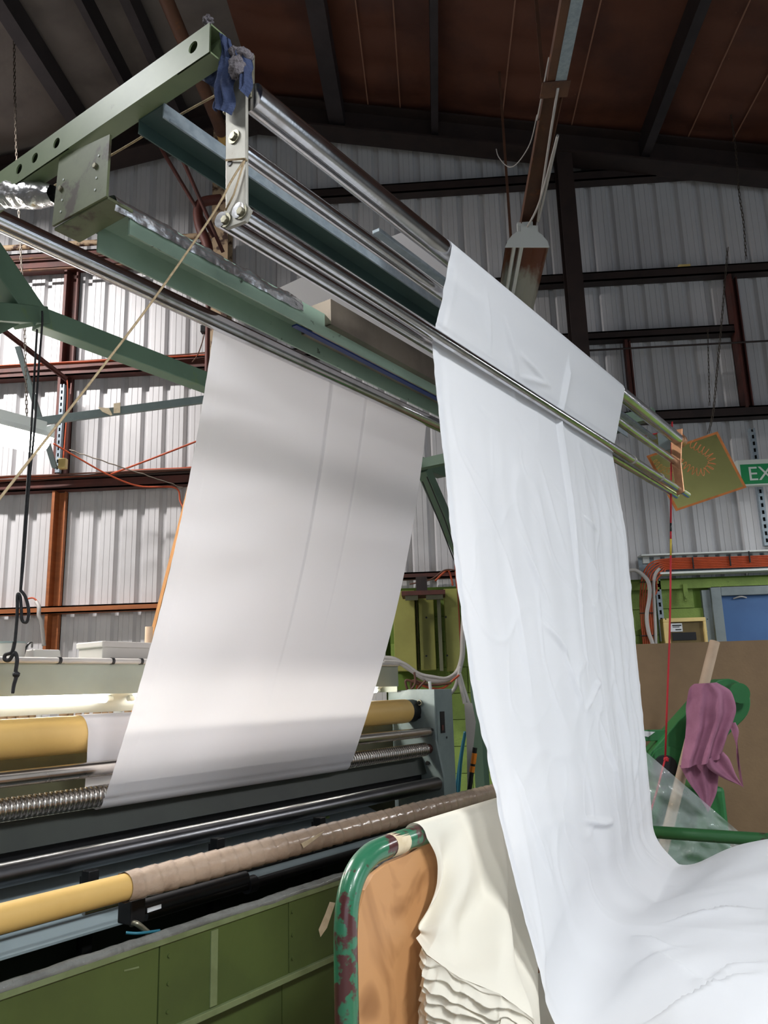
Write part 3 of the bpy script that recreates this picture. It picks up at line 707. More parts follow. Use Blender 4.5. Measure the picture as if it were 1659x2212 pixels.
# ================================================================ the finishing machine behind the back sheet
mac = thing('finishing_machine', M3(2.2, 2.7, 0), 'long textile finishing machine with yellow, ribbed and black rollers', 'machine')
YT, YZ, YR = 2.66, 1.421, .0665
rail('yellow_roller', YT, YZ, YR, .3, 3.925, K['yellow'], mac, 40)
rail('roller_end', YT, YZ, YR*.97, 3.925, 4.0, K['black'], mac, 32)
rail('guide_roller', 2.545, 1.303, .0265, .3, 4.0, K['steelold'], mac, 28)
rail('black_roller', 2.50, 1.025, .037, .3, 3.98, K['blackroll'], mac, 32)
# ribbed spreader roller: a shaft with proud rings
sp = rail('spreader_shaft', SPT, SPZ, SPR*.86, .4, 3.96, K['steelold'], mac, 24)
ring = None; s = .99
while s < 3.95:
    if not (1.9 < s < 3.10):
        if ring is None:
            ring = mob('spreader_ring', tube([M3(s-.0065, SPT, SPZ), M3(s-.004, SPT, SPZ), M3(s+.004, SPT, SPZ), M3(s+.0065, SPT, SPZ)], [SPR*.86, SPR, SPR, SPR*.86], 20, False), K['steelold'], sp, smooth=True)
        else: dup(ring, M3(s, SPT, SPZ), parent=sp)
    s += .0192
mob('spreader_bearing', disc(M3(3.955, SPT, SPZ), UU, .026, .05, 16), K['girt'], mac, smooth='auto')
# cloth coming round the yellow roller belongs to the cloth
def wrapf(i, j):
    s = 1.80+1.40*i
    if j < .5:
        a = math.pi*(.42+.58*j/.5); return M3(s, YT+(YR+.003)*math.cos(a), YZ+(YR+.003)*math.sin(a)+.001*N(s*9, j*6, 0))
    f = (j-.5)/.5
    return M3(s, YT-(YR+.003)+.004*f+.003*N(s*8, f*5, 1), YZ-f*(YZ-SPZ))
mob('roller_wrap', grid(wrapf, 60, 40), K['clothb'], web, smooth=True)
# side frame
IF = 4.0
poly = [(865, 1502), (881, 1489), (938, 1489), (941, 1600), (958, 1680), (962, 1760)]
ft2 = [st(aS(x, y, IF)) for x, y in poly]
P = [M3(IF, q[1], q[2]) for q in ft2] + [M3(IF, ft2[-1][1], 0), M3(IF, ft2[0][1]+.05, 0)]
mob('side_frame', prism(P, UU*.02), K['machgrey'], mac, bevel=.002)
fr1 = st(aT(976, 1490, ft2[2][1]))
mob('side_box', mbox(IF+.02, fr1[0], ft2[2][1], ft2[2][1]+.34, 0, ft2[2][2]), K['machgrey'], mac, bevel=.003)
q = aT(956, 1560, ft2[2][1]-.002); mob('switch_slot', boxc(q, UU*.045, VV*.004, ZZ*.12), K['black'], mac)
q = aT(956, 1572, ft2[2][1]-.004); mob('switch_rocker', boxc(q, UU*.02, VV*.004, ZZ*.03), K['girt'], mac)
for x, y in ((965, 1593), (952, 1685)): mob('panel_hole', disc(aT(x, y, ft2[2][1]-.001), -VV, .007, .001, 10), K['black'], mac)
for x, y in ((933, 1577), (925, 1648), (906, 1518), (906, 1548)):
    mob('frame_bolt', disc(aS(x, y, IF-.001), -UU, .012, .012, 6), K['black'], mac)
mob('eye_bolt', tube([aS(906, 1518, IF-.012)+VV*.014*math.cos(a)+ZZ*.014*math.sin(a) for a in [k*math.pi/8 for k in range(17)]], .004, 6), K['zinc'], mac, smooth=True)
# housings behind and below the rollers
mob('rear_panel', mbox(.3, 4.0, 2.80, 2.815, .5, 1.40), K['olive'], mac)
mob('front_panel', prism([M3(.3, 2.615, 1.155), M3(.3, 2.60, 1.155), M3(.3, 2.575, 1.075), M3(.3, 2.59, 1.07)], UU*3.7), K['darkpanel'], mac)
mob('trough', prism([M3(.3, 2.70, 1.165), M3(.3, 2.60, 1.165), M3(.3, 2.60, 1.15), M3(.3, 2.70, 1.15)], UU*3.7), K['darkpanel'], mac)
mob('lower_beam', mbox(.3, 4.0, 2.61, 2.66, 1.0, 1.07), K['black'], mac, bevel=.003)
pale = mob('pale_gap_sheet', prism([M3(.3, 2.64, .965), M3(.3, 2.32, .845), M3(.3, 2.32, .838), M3(.3, 2.64, .955)], UU*3.2), K['palegap'], mac)  # added sheet, sloped to catch light, in place of the lit floor beyond
for z, t, r in ((.935, 2.40, .008), (.905, 2.34, .0065)): rail('thin_bar', t, z, r, .3, 3.9, K['black'], mac, 10)
for x, y in ((195, 1893), (470, 1822), (690, 1775)):
    p = st(aT(x, y, 2.40)); mob('bar_clamp', mbox(p[0]-.02, p[0]+.02, 2.38, 2.42, p[2]-.03, p[2]+.02), K['black'], mac, bevel=.003)
    mob('bar_post', mbox(p[0]-.018, p[0]+.018, 2.40, 2.43, .27, p[2]), K['black'], mac)
mob('front_beam', mbox(.3, 3.8, 2.16, 2.21, .74, .80), K['darkpanel'], mac, bevel=.003)
mob('floor_beam', mbox(.3, 3.8, 2.28, 2.36, .52, .66), K['machgrey'], mac, bevel=.003)
rail('drive_pipe', 2.12, .905, .016, 1.7, 3.9, K['black'], mac, 16); rail('drive_pipe', 2.14, .955, .009, 1.5, 3.9, K['steelold'], mac, 12)
rail('drive_pipe', 2.22, .93, .012, 2.0, 3.9, K['black'], mac, 12)
q = st(aT(540, 1896, 2.12)); rail('pipe_flange', 2.12, .905, .028, q[0]-.02, q[0]+.02, K['black'], mac, 18)
# pneumatic cylinder under the wrapped pole
cy0 = st(aT(300, 1962, 2.02)); cy1 = st(aT(530, 1902, 2.02))
rail('air_cylinder', 2.02, cy0[2], .021, cy0[0], cy1[0], K['black'], mac, 20)
mob('cylinder_head', mbox(cy0[0]-.05, cy0[0], 1.99, 2.05, cy0[2]-.032, cy0[2]+.032), K['black'], mac, bevel=.004)
mob('cylinder_label', prism([aT(318, 1962, 1.998), aT(348, 1953, 1.998), aT(348, 1962, 1.998), aT(318, 1972, 1.998)], -VV*.001), K['paper'], mac)
mob('cylinder_link', tube(spline([M3(cy0[0]-.04, 2.0, cy0[2]-.03), aT(295, 1995, 1.98), aT(320, 2015, 1.97)]), .008, 8), K['zinc'], mac, smooth=True)
mob('air_hose', tube(spline([aT(272, 2015, 1.99), aT(300, 2016, 1.97), aT(345, 2010, 1.96)]), .004, 8), K['teal'], mac, smooth=True)
# yellow-green sight strip on the far frame between the rollers
mob('sight_strip', prism([aT(706, 1765, 2.6), aT(712, 1763, 2.6), aT(714, 1870, 2.6), aT(707, 1872, 2.6)], VV*.01), K['block'], mac)
# ---------------- overhead lamp hood on the machine
hd = thing('lamp_hood', M3(2.2, 2.8, 1.56), 'pale green lamp hood with lit fluorescent tubes above the yellow roller', 'light hood')
HT = 2.75
mob('hood_face', mbox(.25, 4.0, HT, HT+.006, 1.562, 1.693), K['hood'], hd)
mob('hood_top', mbox(.25, 4.0, HT+.006, HT+.36, 1.687, 1.693), K['hood'], hd)
mob('hood_end', mbox(3.994, 4.0, HT+.006, HT+.36, 1.53, 1.687), K['hood'], hd)
mob('hood_back', mbox(.25, 4.0, HT+.354, HT+.36, 1.52, 1.687), K['hood'], hd)
mob('reflector', prism([M3(.25, HT+.04, 1.60), M3(.25, HT+.235, 1.494), M3(.25, HT+.242, 1.489), M3(.25, HT+.03, 1.60)], UU*3.74), K['white'], hd)
mob('hood_trunking', tube([M3(.25, HT-.008, 1.688), M3(2, HT-.008, 1.688), M3(3.99, HT-.008, 1.688)], .011, 10), K['greyconduit'], hd, smooth='auto')
for x in (125, 240, 302):
    p = st(aT(x, 1420, HT-.008)); rail('trunking_clip', HT-.008, 1.688, .0135, p[0], p[0]+.012, K['black'], hd, 10)
tz, ttb = 1.542, HT+.115
e_ = st(aT(228, 1511, ttb))
for a, b in ((e_[0]-1.2, e_[0]), (e_[0]+.14, e_[0]+1.34), (e_[0]+1.48, 3.93)):
    tb = rail('lamp_tube', ttb, tz, .0135, a, b, K['lamp'], hd, 14)
    for c in (a-.03, b): rail('lamp_holder', ttb, tz, .012, c, c+.03, K['white'], hd, 10)
# things on the hood
def boxon(name, x0, x1, ytop, zb, t0, dep, mt, label, cat, lid=None, taper=0):
    p, q = st(aT(x0, ytop, t0)), st(aT(x1, ytop, t0)); h = p[2]
    t = thing(name, M3((p[0]+q[0])/2, t0+dep/2, zb), label, cat)
    b = mbox(p[0], q[0], t0, t0+dep, zb, h)
    if taper:
        V, F = b; c = M3((p[0]+q[0])/2, t0+dep/2, 0)
        V = [v if v.z < h-.001 else Vector((c.x+(v.x-c.x)*taper, c.y+(v.y-c.y)*taper, v.z)) for v in V]; b = (V, F)
    mob('body', b, mt, t, bevel=.004)
    if lid: mob('lid', mbox(p[0]-.008, q[0]+.008, t0-.008, t0+dep+.008, h-lid, h+.004), mt, t, bevel=.004)
    return t, p, q, h
ztop = 1.694
boxon('junction_box', 73, 135, 1402, ztop, HT+.07, .12, K['greybox'], 'low grey plastic box on the lamp hood near the black rope', 'box', None, .9)
bx_ = boxon('plastic_tub', 222, 345, 1387, ztop, HT+.06, .16, K['greybox'], 'grey lidded plastic box on the lamp hood beside the cloth', 'box', .02)
p = st(aT(321, 1386, HT+.14)); ph = st(aT(323, 1354, HT+.14))
mob('paper_cup', pipe([M3(p[0], HT+.14, bx_[3]+.0045), M3(p[0], HT+.14, ph[2]-.002), M3(p[0], HT+.14, ph[2])], .014, .017, 20), K['card'], smooth='auto', label='short brown cardboard tube standing on the grey lidded box', cat='tube')
p = st(aT(22, 1414, HT+.12)); ph = st(aT(22, 1388, HT+.12))
dr = thing('paint_tin', M3(p[0], HT+.12, ztop), 'dented grey tin at the left end of the lamp hood', 'tin')
mob('tin_body', tube([M3(p[0], HT+.12, ztop), M3(p[0], HT+.12, ph[2])], .05, 28), K['greybox'], dr, smooth='auto')
mob('tin_rim', tube([M3(p[0], HT+.12, ph[2]-.004), M3(p[0], HT+.12, ph[2]+.002)], .052, 28), K['machgrey'], dr, smooth='auto')
mob('power_lead', tube(spline([aT(52, 1414, HT+.1), aT(56, 1400, HT+.1), aT(63, 1390, HT+.1), aT(69, 1389, HT+.12), aT(69, 1398, HT+.14)]), .004, 8), K['black'], smooth=True, label='black lead plugged behind the low grey box on the hood', cat='cable')
# ---------------- the taped pole in front of the machine
PT, PZ, PR = 1.95, 1.044, .0345
pole = thing('wrapped_pole', M3(2.4, PT, PZ), 'long yellow pole half wrapped in shiny brown tape, lying along the green tank', 'pole')
wx = st(aT(268, 1918, PT))[0]
rail('yellow_end', PT, PZ, PR, .2, wx+.01, K['yellow'], pole, 32)
def wrapp(i, j):
    s = wx + (4.1-wx)*j; a = 2*math.pi*i
    ph_ = ((s-wx)/.058 - .35*math.cos(a+.6)) % 1.0
    r = PR+.0035+.0016*ph_*2.2 + .0011*N(s*30, math.cos(a)*2, math.sin(a)*2)
    return M3(s, PT+r*math.cos(a), PZ+r*math.sin(a))
mob('tape_wrap', grid(wrapp, 36, 420), K['wrap'], pole, smooth=True)
p = [aT(x, y, PT-PR-.008) for x, y in ((650, 1822), (700, 1795), (690, 1806), (655, 1832))]
mob('torn_tape', prism(p, -VV*.0015), K['masking'], pole)
for s_ in (.55, 3.95):
    mob('pole_cradle', mbox(s_-.02, s_+.02, PT-.03, PT+.03, .91, PZ-PR+.003), K['black'], pole)
# ---------------- green tank along the front
tk = thing('green_tank', M3(2.0, 1.95, 0), 'long dark green steel tank with bolted panels below the taped pole', 'tank')
TT = 1.85
seams = [.2, st(aT(345, 2050, TT))[0], st(aT(624, 1960, TT))[0], 2.75, 3.4, 4.05]
fz1, fz0 = .915, .690
for a, b in zip(seams[:-1], seams[1:]):
    mob('tank_panel', mbox(a+.002, b-.002, TT, TT+.012, fz0, fz1), K['tank'], tk, bevel=.002)
    mob('lower_panel', mbox(a+.002, b-.002, TT+.03, TT+.04, 0, fz0-.004), K['tank'], tk)
mob('tank_back', mbox(.2, 4.05, TT+.62, TT+.63, 0, .86), K['darkpanel'], tk)
mob('tank_end', join(mbox(.2, .21, TT+.04, TT+.62, 0, .86), mbox(4.04, 4.05, TT+.04, TT+.62, 0, .9)), K['tank'], tk)
mob('tank_bottom', mbox(.21, 4.04, TT+.04, TT+.62, .24, .26), K['black'], tk)
mob('flange', mbox(.2, 4.05, TT-.012, TT+.03, fz0-.012, fz0+.006), K['tankseam'], tk, bevel=.002)
def rimf(i, j):
    s = .2+3.85*j; a = 2*math.pi*i; r = .013*(1+.3*N(s*9, math.cos(a), math.sin(a))+.18*N(s*30, math.cos(a)*2, math.sin(a)*2))
    return M3(s, TT+.012+r*1.3*math.cos(a), fz1+.006+r*math.sin(a))
mob('sealed_rim', grid(rimf, 14, 300), K['plasticgrey'], tk, smooth=True)
mob('rim_lip', mbox(.2, 4.05, TT-.006, TT+.002, fz1-.012, fz1+.002), K['tankseam'], tk)
p = st(aT(462, 2010, TT)); mob('joint_strip', mbox(p[0]-.013, p[0]+.013, TT-.004, TT, fz0+.01, fz1-.02), K['tankseam'], tk)
for x in (352, 625):
    for k in (.2, .5, .8):
        p = st(aT(x+(14 if x < 400 else 6), 2000, TT)); mob('panel_rivet', disc(M3(p[0], TT, fz0+(fz1-fz0)*k), -VV, .005, .004, 10), K['tank'], tk)
mob('tape_scrap', prism([aT(x, y, TT-.001) for x, y in ((712, 1948), (724, 1950), (706, 2004), (692, 2024), (688, 2008), (702, 1975))], -VV*.001), K['masking'], tk)
mob('scrap_mark', prism([aT(x, y, TT-.001) for x, y in ((268, 2095), (300, 2087), (300, 2091), (268, 2099))], -VV*.0006), K['tankseam'], tk)
# grating beside the tank interior
gr = [mbox(1.45+k*.03, 1.456+k*.03, 2.0, 2.14, .70, .71) for k in range(14)] + [mbox(1.45, 1.86, 2.0+k*.028, 2.004+k*.028, .702, .708) for k in range(6)]
mob('grating', join(*gr), K['girt'], tk)
# ---------------- green frame over the machine
fg = thing('machine_frame', M3(2.2, 2.65, 0), 'dark green box section frame standing over the machine behind the cloth', 'frame')
GT = 2.65; gz1 = 1.55+.549*GT; gz0 = 1.55+.5195*GT
g0 = st(aT(92, 685, GT))
mob('frame_beam', mbox(g0[0], 4.5, GT, GT+.07, gz0, gz1), K['frame_green'], fg, bevel=.003)
def bar(p, q, w, h, up=ZZ):
    d = (q-p); n = d.normalized(); a = n.cross(up).normalized(); b = a.cross(n)
    return boxv(p-a*w/2-b*h/2, d, a*w, b*h)
mob('frame_brace', bar(aT(66, 690, GT+.02), aT(-90, 470, GT-.1), .09, .11), K['frame_green'], fg, bevel=.003)
mob('frame_arm', bar(aT(90, 683, GT+.03), aT(-120, 668, GT-.15), .07, .065), K['frame_green'], fg, bevel=.003)
mob('gusset', prism([aT(60, 690, GT), aT(-40, 700, GT-.05), aT(-40, 740, GT-.05), aT(0, 722, GT-.02)], VV*.012), K['frame_green'], fg)
c0 = aT(905, 985, GT+.05); 
mob('frame_brace', bar(aT(915, 1015, GT+.03), aT(1020, 1252, GT+.03), .07, .075), K['frame_green'], fg, bevel=.003)
p = st(aT(980, 1190, GT+.03)); mob('frame_post', mbox(p[0]+.2, p[0]+.27, GT, GT+.07, 0, p[2]+.06), K['frame_green'], fg, bevel=.003)  # added post, not seen in the image, shifted to hide behind the front sheet
mob('frame_post', mbox(.35, .42, GT, GT+.07, 0, gz0-.3), K['frame_green'], fg, bevel=.003)
mob('frame_cable', tube([aT(912, 1040, GT-.02), aT(950, 1130, GT-.02), aT(992, 1240, GT-.02)], .004, 6), K['black'], fg, smooth=True)
mob('frame_cable', tube([aT(922, 1030, GT-.02), aT(960, 1120, GT-.02), aT(996, 1225, GT-.02)], .004, 6), K['black'], fg, smooth=True)
# grey strut with scraps of tape
gb_ = thing('grey_strut', aY(0, 925, 5.0), 'grey steel channel with scraps of masking tape crossing above the lit lamp', 'strut')
pa, pb2 = aY(-60, 930, 4.6), aY(480, 858, 5.2)
mob('strut_body', bar(pa, pb2, .03, .052), K['machgrey'], gb_, bevel=.002)
mob('masking_tape', prism([aY(x, y, 4.9) for x, y in ((246, 872), (260, 870), (260, 892), (246, 893))], (0, -.004, 0)), K['masking'], gb_)
mob('masking_tape', prism([aY(x, y, 4.88) for x, y in ((212, 880), (236, 882), (243, 896), (240, 898), (222, 890))], (0, -.004, 0)), K['masking'], gb_)
# ================================================================ cloth cart
cart = thing('cloth_cart', C3(2.4, -.3, 0), 'cloth cart with chipped green tubular hoop, plywood end and green rail', 'cart')
HG = -.99; HR = .0235
hp = [C3(1.372, HG, .12), C3(1.372, HG, .7), C3(1.372, HG, 1.05), C3(1.374, HG, 1.11), C3(1.385, HG, 1.155), C3(1.41, HG, 1.190), C3(1.45, HG, 1.212), C3(1.51, HG, 1.221), C3(1.7, HG, 1.223), C3(2.4, HG, 1.223), C3(3.2, HG, 1.223)]
far = [C3(3.33, HG, 1.215), C3(3.39, HG, 1.16), C3(3.4, HG, 1.08), C3(3.4, HG, .5), C3(3.4, HG, .12)]
mob('hoop', tube(spline(hp[2:]+far[:3], 5) if False else hp[:2]+spline(hp[2:]+far[:3], 6)+far[3:], HR, 22), K['cartgreen'], cart, smooth='auto')
ply = [(1.405, .25), (1.405, 1.06), (1.412, 1.115), (1.435, 1.155), (1.47, 1.178), (1.53, 1.19), (1.60, 1.192), (1.66, 1.20), (3.36, 1.19), (3.37, .25)]
mob('plywood_end', prism([C3(w, HG-.008, z) for w, z in ply], GW*.012), K['ply'], cart)
mob('tape_patch', grid(lambda i, j: C3(1.525+.05*j+.01*i, HG-(HR+.0008)*math.cos(math.pi*(-.1+1.25*i)-math.pi*.5+math.pi*.5), 1.2225+(HR+.0008)*math.sin(math.pi*(-.1+1.25*i))) if False else C3(1.525+.055*j+.012*math.sin(i*3), HG+(HR+.0008)*math.sin(math.pi*(i*1.3-.35)), 1.2215+(HR+.0008)*math.cos(math.pi*(i*1.3-.35))), 14, 5), K['masking'], cart, smooth=True)
mob('far_rail', tube([C3(3.4, -.97, .966), C3(3.4, 0, .966), C3(3.4, 1.25, .966)], .0235, 20), K['railgreen'], cart, smooth='auto')
mob('near_rail', tube([C3(1.372, -.97, .45), C3(1.372, 0, .45), C3(1.372, 1.25, .45)], .0235, 20), K['railgreen'], cart, smooth='auto')
for w in (1.372, 3.4):
    mob('corner_post', tube([C3(w, 1.25, .12), C3(w, 1.25, .97)], .0235, 16), K['railgreen'], cart, smooth='auto')
mob('cart_deck', cbox(1.372, 3.4, HG, 1.25, .16, .2), K['ply'], cart)
for w in (1.45, 3.3):
    for g in (-.9, 1.15):
        wh = mob('caster', tube([C3(w-.018, g, .06), C3(w+.018, g, .06)], .06, 20), K['black'], cart, smooth='auto')
        mob('caster_fork', join(cbox(w-.026, w-.02, g-.02, g+.02, .06, .16), cbox(w+.02, w+.026, g-.02, g+.02, .06, .16)), K['zinc'], wh)
# ---------------------------------------------------------------- cream cloth already in the cart
pile = thing('cream_cloth_heap', C3(2.0, -.5, .2), 'heap of cream cotton cloth folded in ruffled layers against the plywood end', 'cloth')
def edge(b):   # upper rim of the layered face
    q = [(1.585, -.965, 1.03), (1.565, -.925, 1.01), (1.59, -.865, .97), (1.64, -.80, .935), (1.68, -.745, .885), (1.76, -.76, .80), (1.95, -.90, .76), (2.2, -.962, .74)]
    x = b*(len(q)-1); k = min(int(x), len(q)-2); f = x-k; f = f*f*(3-2*f)*.5+f*.5
    return C3(*[q[k][m]+(q[k+1][m]-q[k][m])*f for m in range(3)])
def drape(i, j):
    # from the hoop bar (j=0) to the rim (j=1)
    wb = 1.645+.65*i
    if j < .12:
        a = math.pi*(.92-.80*j/.12); r = HR+.006
        p = C3(wb, HG+r*math.cos(a), 1.223+r*math.sin(a)); return p
    f = (j-.12)/.88
    a0 = C3(wb, HG+HR+.006, 1.225); e = edge(i)
    p = a0.lerp(e, f)
    sagd = -.05*math.sin(math.pi*f)*(1-i*.4)
    fold = .020*math.sin(i*26+f*3+2*N(i*3, f*2, 0))*math.sin(math.pi*min(1, f*1.1))*(1-.5*i) + .02*N(i*6, f*3.5, 5)*math.sin(math.pi*min(1, f*1.05))
    inw = .035*math.sin(math.pi*min(1., f*1.6))*max(0, 1-i*5)        # near edge tucks in then out
    return p + ZZ*(sagd+fold*.6) + GW*fold + EW*(inw + .02*math.sin(f*9)*max(0, 1-i*4))
mob('draped_layer', grid(drape, 90, 70), K['cream'], pile, smooth=True, label='cream cloth draped over the hoop')
def layers(i, j):
    e = edge(i); n = 26.0
    d = j*.50
    k = j*n + 1.6*N(i*4, j*3, 1) + .7*N(i*12, j*7, 7) + i*2.5
    fr = k-math.floor(k); lip = fr**1.4 if fr < .86 else (1-fr)/.14*.81
    out = -.010 + .05*j + (.017+.014*N(i*7, math.floor(k)*1.7, 3))*lip + .016*N(i*9, j*6, 2) + .009*N(i*26, math.floor(k)*2.3, 4)
    if j < .05: out *= j/.05
    p = e - ZZ*(d+.014*N(i*9, j*10, 9)*min(1, j*10)) - EW*out + GW*.006*N(i*25, k, 5)
    if i < .12: p += EW*((1-i/.12)**2*.05)
    return p
mob('ruffled_layer', grid(layers, 260, 380), K['cream'], pile, smooth=True, label='ruffled edges of folded cream cloth')
# bulk of the heap below the white sheet
def bulk(i, j):
    s = 1.70+1.62*i; t = 1.16-1.7*j
    edgef = min(1, min(i, 1-i)*9)*min(1, min(j, 1-j)*9)
    z = hz(s, min(t, 1.0))-.03
    if t > .98: z = max(z, .86)-.0
    return M3(s, t, .25+(z-.25)*(edgef**.35))
mob('inner_layer', grid(bulk, 60, 60), K['cream'], pile, smooth=True)
# ================================================================ lamps
def batten(name, c, d, L, label, lit=0, wid=.16, group='fluorescent battens', col=(.92, .96, 1.0), chains=True):
    """batten lamp: spine, two reflector wings, two tubes; lit ones carry a lamp light under the reflector"""
    c = Vector(c); d = Vector(d).normalized(); b = ZZ.cross(d).normalized()
    t = thing(name, c, label, 'lamp', group)
    o = c-d*L/2
    mob('spine', boxv(o-b*.03+ZZ*.03, d*L, b*.06, ZZ*.05), K['white'], t, bevel=.003)
    for sg in (-1, 1):
        mob('reflector_wing', prism([o+b*sg*.03+ZZ*.035, o+b*sg*wid*.5-ZZ*.012, o+b*sg*wid*.5-ZZ*.016, o+b*sg*.03+ZZ*.030], d*L), K['white'], t)
        mob('lamp_tube', tube([o+b*sg*.045+d*.03, o+b*sg*.045+d*(L-.03)], .013, 12), K['lamp2'] if lit else K['white'], t, smooth='auto')
    for e in (0, L): mob('end_cap', boxc(o+d*e+ZZ*.02, d*.006, b*wid*.9, ZZ*.07), K['white'], t)
    if chains:
        for e in (.2, L-.2): mob('hanger_wire', tube([o+d*e+ZZ*.08, Vector(((o+d*e).x, (o+d*e).y, roofz((o+d*e).x)+.02))], .002, 5), K['chain'], t)
    if lit:
        l = bpy.data.lights.new(name+'_light', 'AREA'); l.shape = 'RECTANGLE'; l.size = L; l.size_y = wid; l.energy = lit; l.color = col
        lo = bpy.data.objects.new('lamp_light', l); COL.objects.link(lo)
        X = d; Zx = ZZ; Yx = Zx.cross(X)
        lo.matrix_world = Matrix(((X.x, Yx.x, Zx.x, c.x), (X.y, Yx.y, Zx.y, c.y), (X.z, Yx.z, Zx.z, c.z-.035), (0, 0, 0, 1)))
        lo.parent = t; lo.matrix_parent_inverse = Matrix.Translation(-c)
    return t
# unseen lamps added to brighten the cart, aisle, machine, left wall and door corner
batten('fluorescent_lamp', (1.7, -.1, 3.6), (0, 1, 0), 1.5, 'unseen fluorescent lamp added above the cart to brighten the cloth', L_CART)
batten('fluorescent_lamp', (.9, -3.0, 4.4), (0, 1, 0), 1.5, 'unseen fluorescent lamp added near the loading door for overhead light', L_AISLE)
batten('fluorescent_lamp', (-2.6, 1.0, 4.4), UU, 1.5, 'unseen fluorescent lamp added over the near end of the machine', L_NEAR)
batten('fluorescent_lamp', (-4.4, 4.5, 5.95), (1, 0, 0), 1.5, 'unseen fluorescent lamp added to brighten the left part of the ribbed wall', L_WALL, col=(1, .96, .95))
batten('fluorescent_lamp', (4.3, 4.6, 3.2), (0, 1, 0), 1.5, 'unseen fluorescent lamp added before the blue door to brighten the lower wall', L_DOOR)
# lit lamp seen at the left edge
LTt = 3.35
le = aT(93, 940, LTt)
lamp = batten('fluorescent_lamp', le-UU*.62-ZZ*.02, UU, 1.24, 'lit fluorescent lamp hanging at the left edge in front of the ribbed wall', L_LEFT, .2, chains=False, col=(1, .97, .96))
mob('lens_cover', grid(lambda i, j: le-UU*(.62-.61*(1-2*j)) -ZZ*.02 + ZZ.cross(UU)*(.085*math.cos(math.pi*i)) - ZZ*(.016+.055*math.sin(math.pi*i)), 12, 4), K['lamp'], lamp, smooth=True)
# rusty unlit fixture and its rail
RFY = 4.7
ra, rb_ = aY(1091, 535, RFY), aY(1187, 535, RFY); rc = (ra+rb_)/2; rw = (rb_-ra).x
rl = thing('rusty_lamp', rc, 'unlit rusty white lamp reflector hanging under the brown channel', 'lamp')
pf = [(1125, 487), (1162, 487), (1162, 500), (1172, 508), (1183, 521), (1187, 534), (1091, 534), (1096, 521), (1106, 508), (1117, 500), (1125, 500)]
mob('end_plate', prism([aY(x, y, RFY) for x, y in pf], (0, .006, 0)), K['white'], rl)
zt = aY(1140, 500, RFY).z; zb = ra.z; zs = aY(1140, 520, RFY).z
A = lambda f, z: (rc.x+rw*.5*f, z)
pr = [A(-1, zb), A(-.92, zs), A(-.5, zt), A(.5, zt), A(.92, zs), A(1, zb)]
V, F = [], []
for y in (RFY+.006, RFY+1.25): V += [(a, y, z) for a, z in pr]
for y in (RFY+.006, RFY+1.25): V += [(a*.985+rc.x*.015, y, z-.004) for a, z in pr]
F = [(i, i+1, 6+i+1, 6+i) for i in range(5)] + [(12+i, 12+i+1, 18+i+1, 18+i) for i in range(5)]
mob('reflector', (V, F), K['rust'], rl)
mob('lamp_spine', xbox(rc.x-.032, rc.x-.008, RFY+.01, RFY+1.24, zt-.045, zt-.004), K['white'], rl)
mob('lamp_tube', tube([(rc.x-.075, RFY+.03, zb+.04), (rc.x-.075, RFY+1.2, zb+.04)], .013, 12), K['white'], rl, smooth='auto')
lr = thing('lighting_channel', (rc.x, 3, zt), 'rusty lighting channel running under the roof with a white cable', 'channel')
chz = aY(1143, 478, RFY).z
cu = aY(1143, 478, RFY).x
jn = None
for j in range(40):
    y = 1.2+j*.1; 
# joint where the bright near length meets the rusty far length
r_ = ray(1198, 192); kj = (chz-CAM.z)/r_.z; yj = (CAM+r_*kj).y; xj = (CAM+r_*kj).x
def chan(x, y0, y1, w, h, mt, name): return mob(name, join(xbox(x-w/2, x+w/2, y0, y1, chz+h-.004, chz+h), xbox(x-w/2, x-w/2+.004, y0, y1, chz, chz+h), xbox(x+w/2-.004, x+w/2, y0, y1, chz, chz+h)), mt, lr)
chan(cu, yj, RFY+1.3, .10, .05, K['rustbeam'], 'rusty_length')
mob('near_length', join(xbox(cu-.045, cu-.005, .6, yj-.05, chz+.0, chz+.045), ), K['rustbeam'], lr)
mob('near_cover', xbox(cu-.005, cu+.05, .6, yj-.05, chz-.004, chz+.045), K['galv'], lr)
mob('joint_plate', xbox(cu-.07, cu+.07, yj-.06, yj+.05, chz-.012, chz-.004), K['rustbeam'], lr, bevel=.002)
for y in (1.5, yj+.3, RFY+1.0): mob('channel_hanger', xbox(cu-.01, cu+.01, y-.003, y+.003, chz+.05, roofz(cu)+.03), K['rustbeam'], lr)
mob('lamp_bracket', xbox(rc.x-.05, rc.x+.05, RFY+.02, RFY+.05, zt, chz+.01), K['white'], rl)
mob('lamp_bracket', xbox(rc.x-.05, rc.x+.05, RFY+1.1, RFY+1.13, zt, chz+.01), K['white'], rl)
wc = [Vector((cu+.012, yj-.02, chz-.014)), Vector((cu+.02, yj+.4, chz-.03)), Vector((cu+.045, yj+1.1, chz-.05)), Vector((cu+.05, RFY-.9, chz-.06)), Vector((cu+.03, RFY-.3, chz-.05)), Vector((cu-.01, RFY-.02, chz-.04)), Vector((cu-.01, RFY+.02, chz-.02))]
mob('white_cable', tube(spline(wc), .007, 8), K['greyconduit'], lr, smooth=True)
mob('loose_cable', tube(spline([Vector((cu-.055, yj-.2, chz+.01)), Vector((cu-.062, yj+.2, chz-.0)), aY(1160, 250, 3.9), aY(1145, 310, 4.2), aY(1118, 352, 4.5), aY(1098, 360, 4.6), aY(1078, 340, 4.7), aY(1072, 322, 4.75)]), .0035, 6), K['greyconduit'], lr, smooth=True)
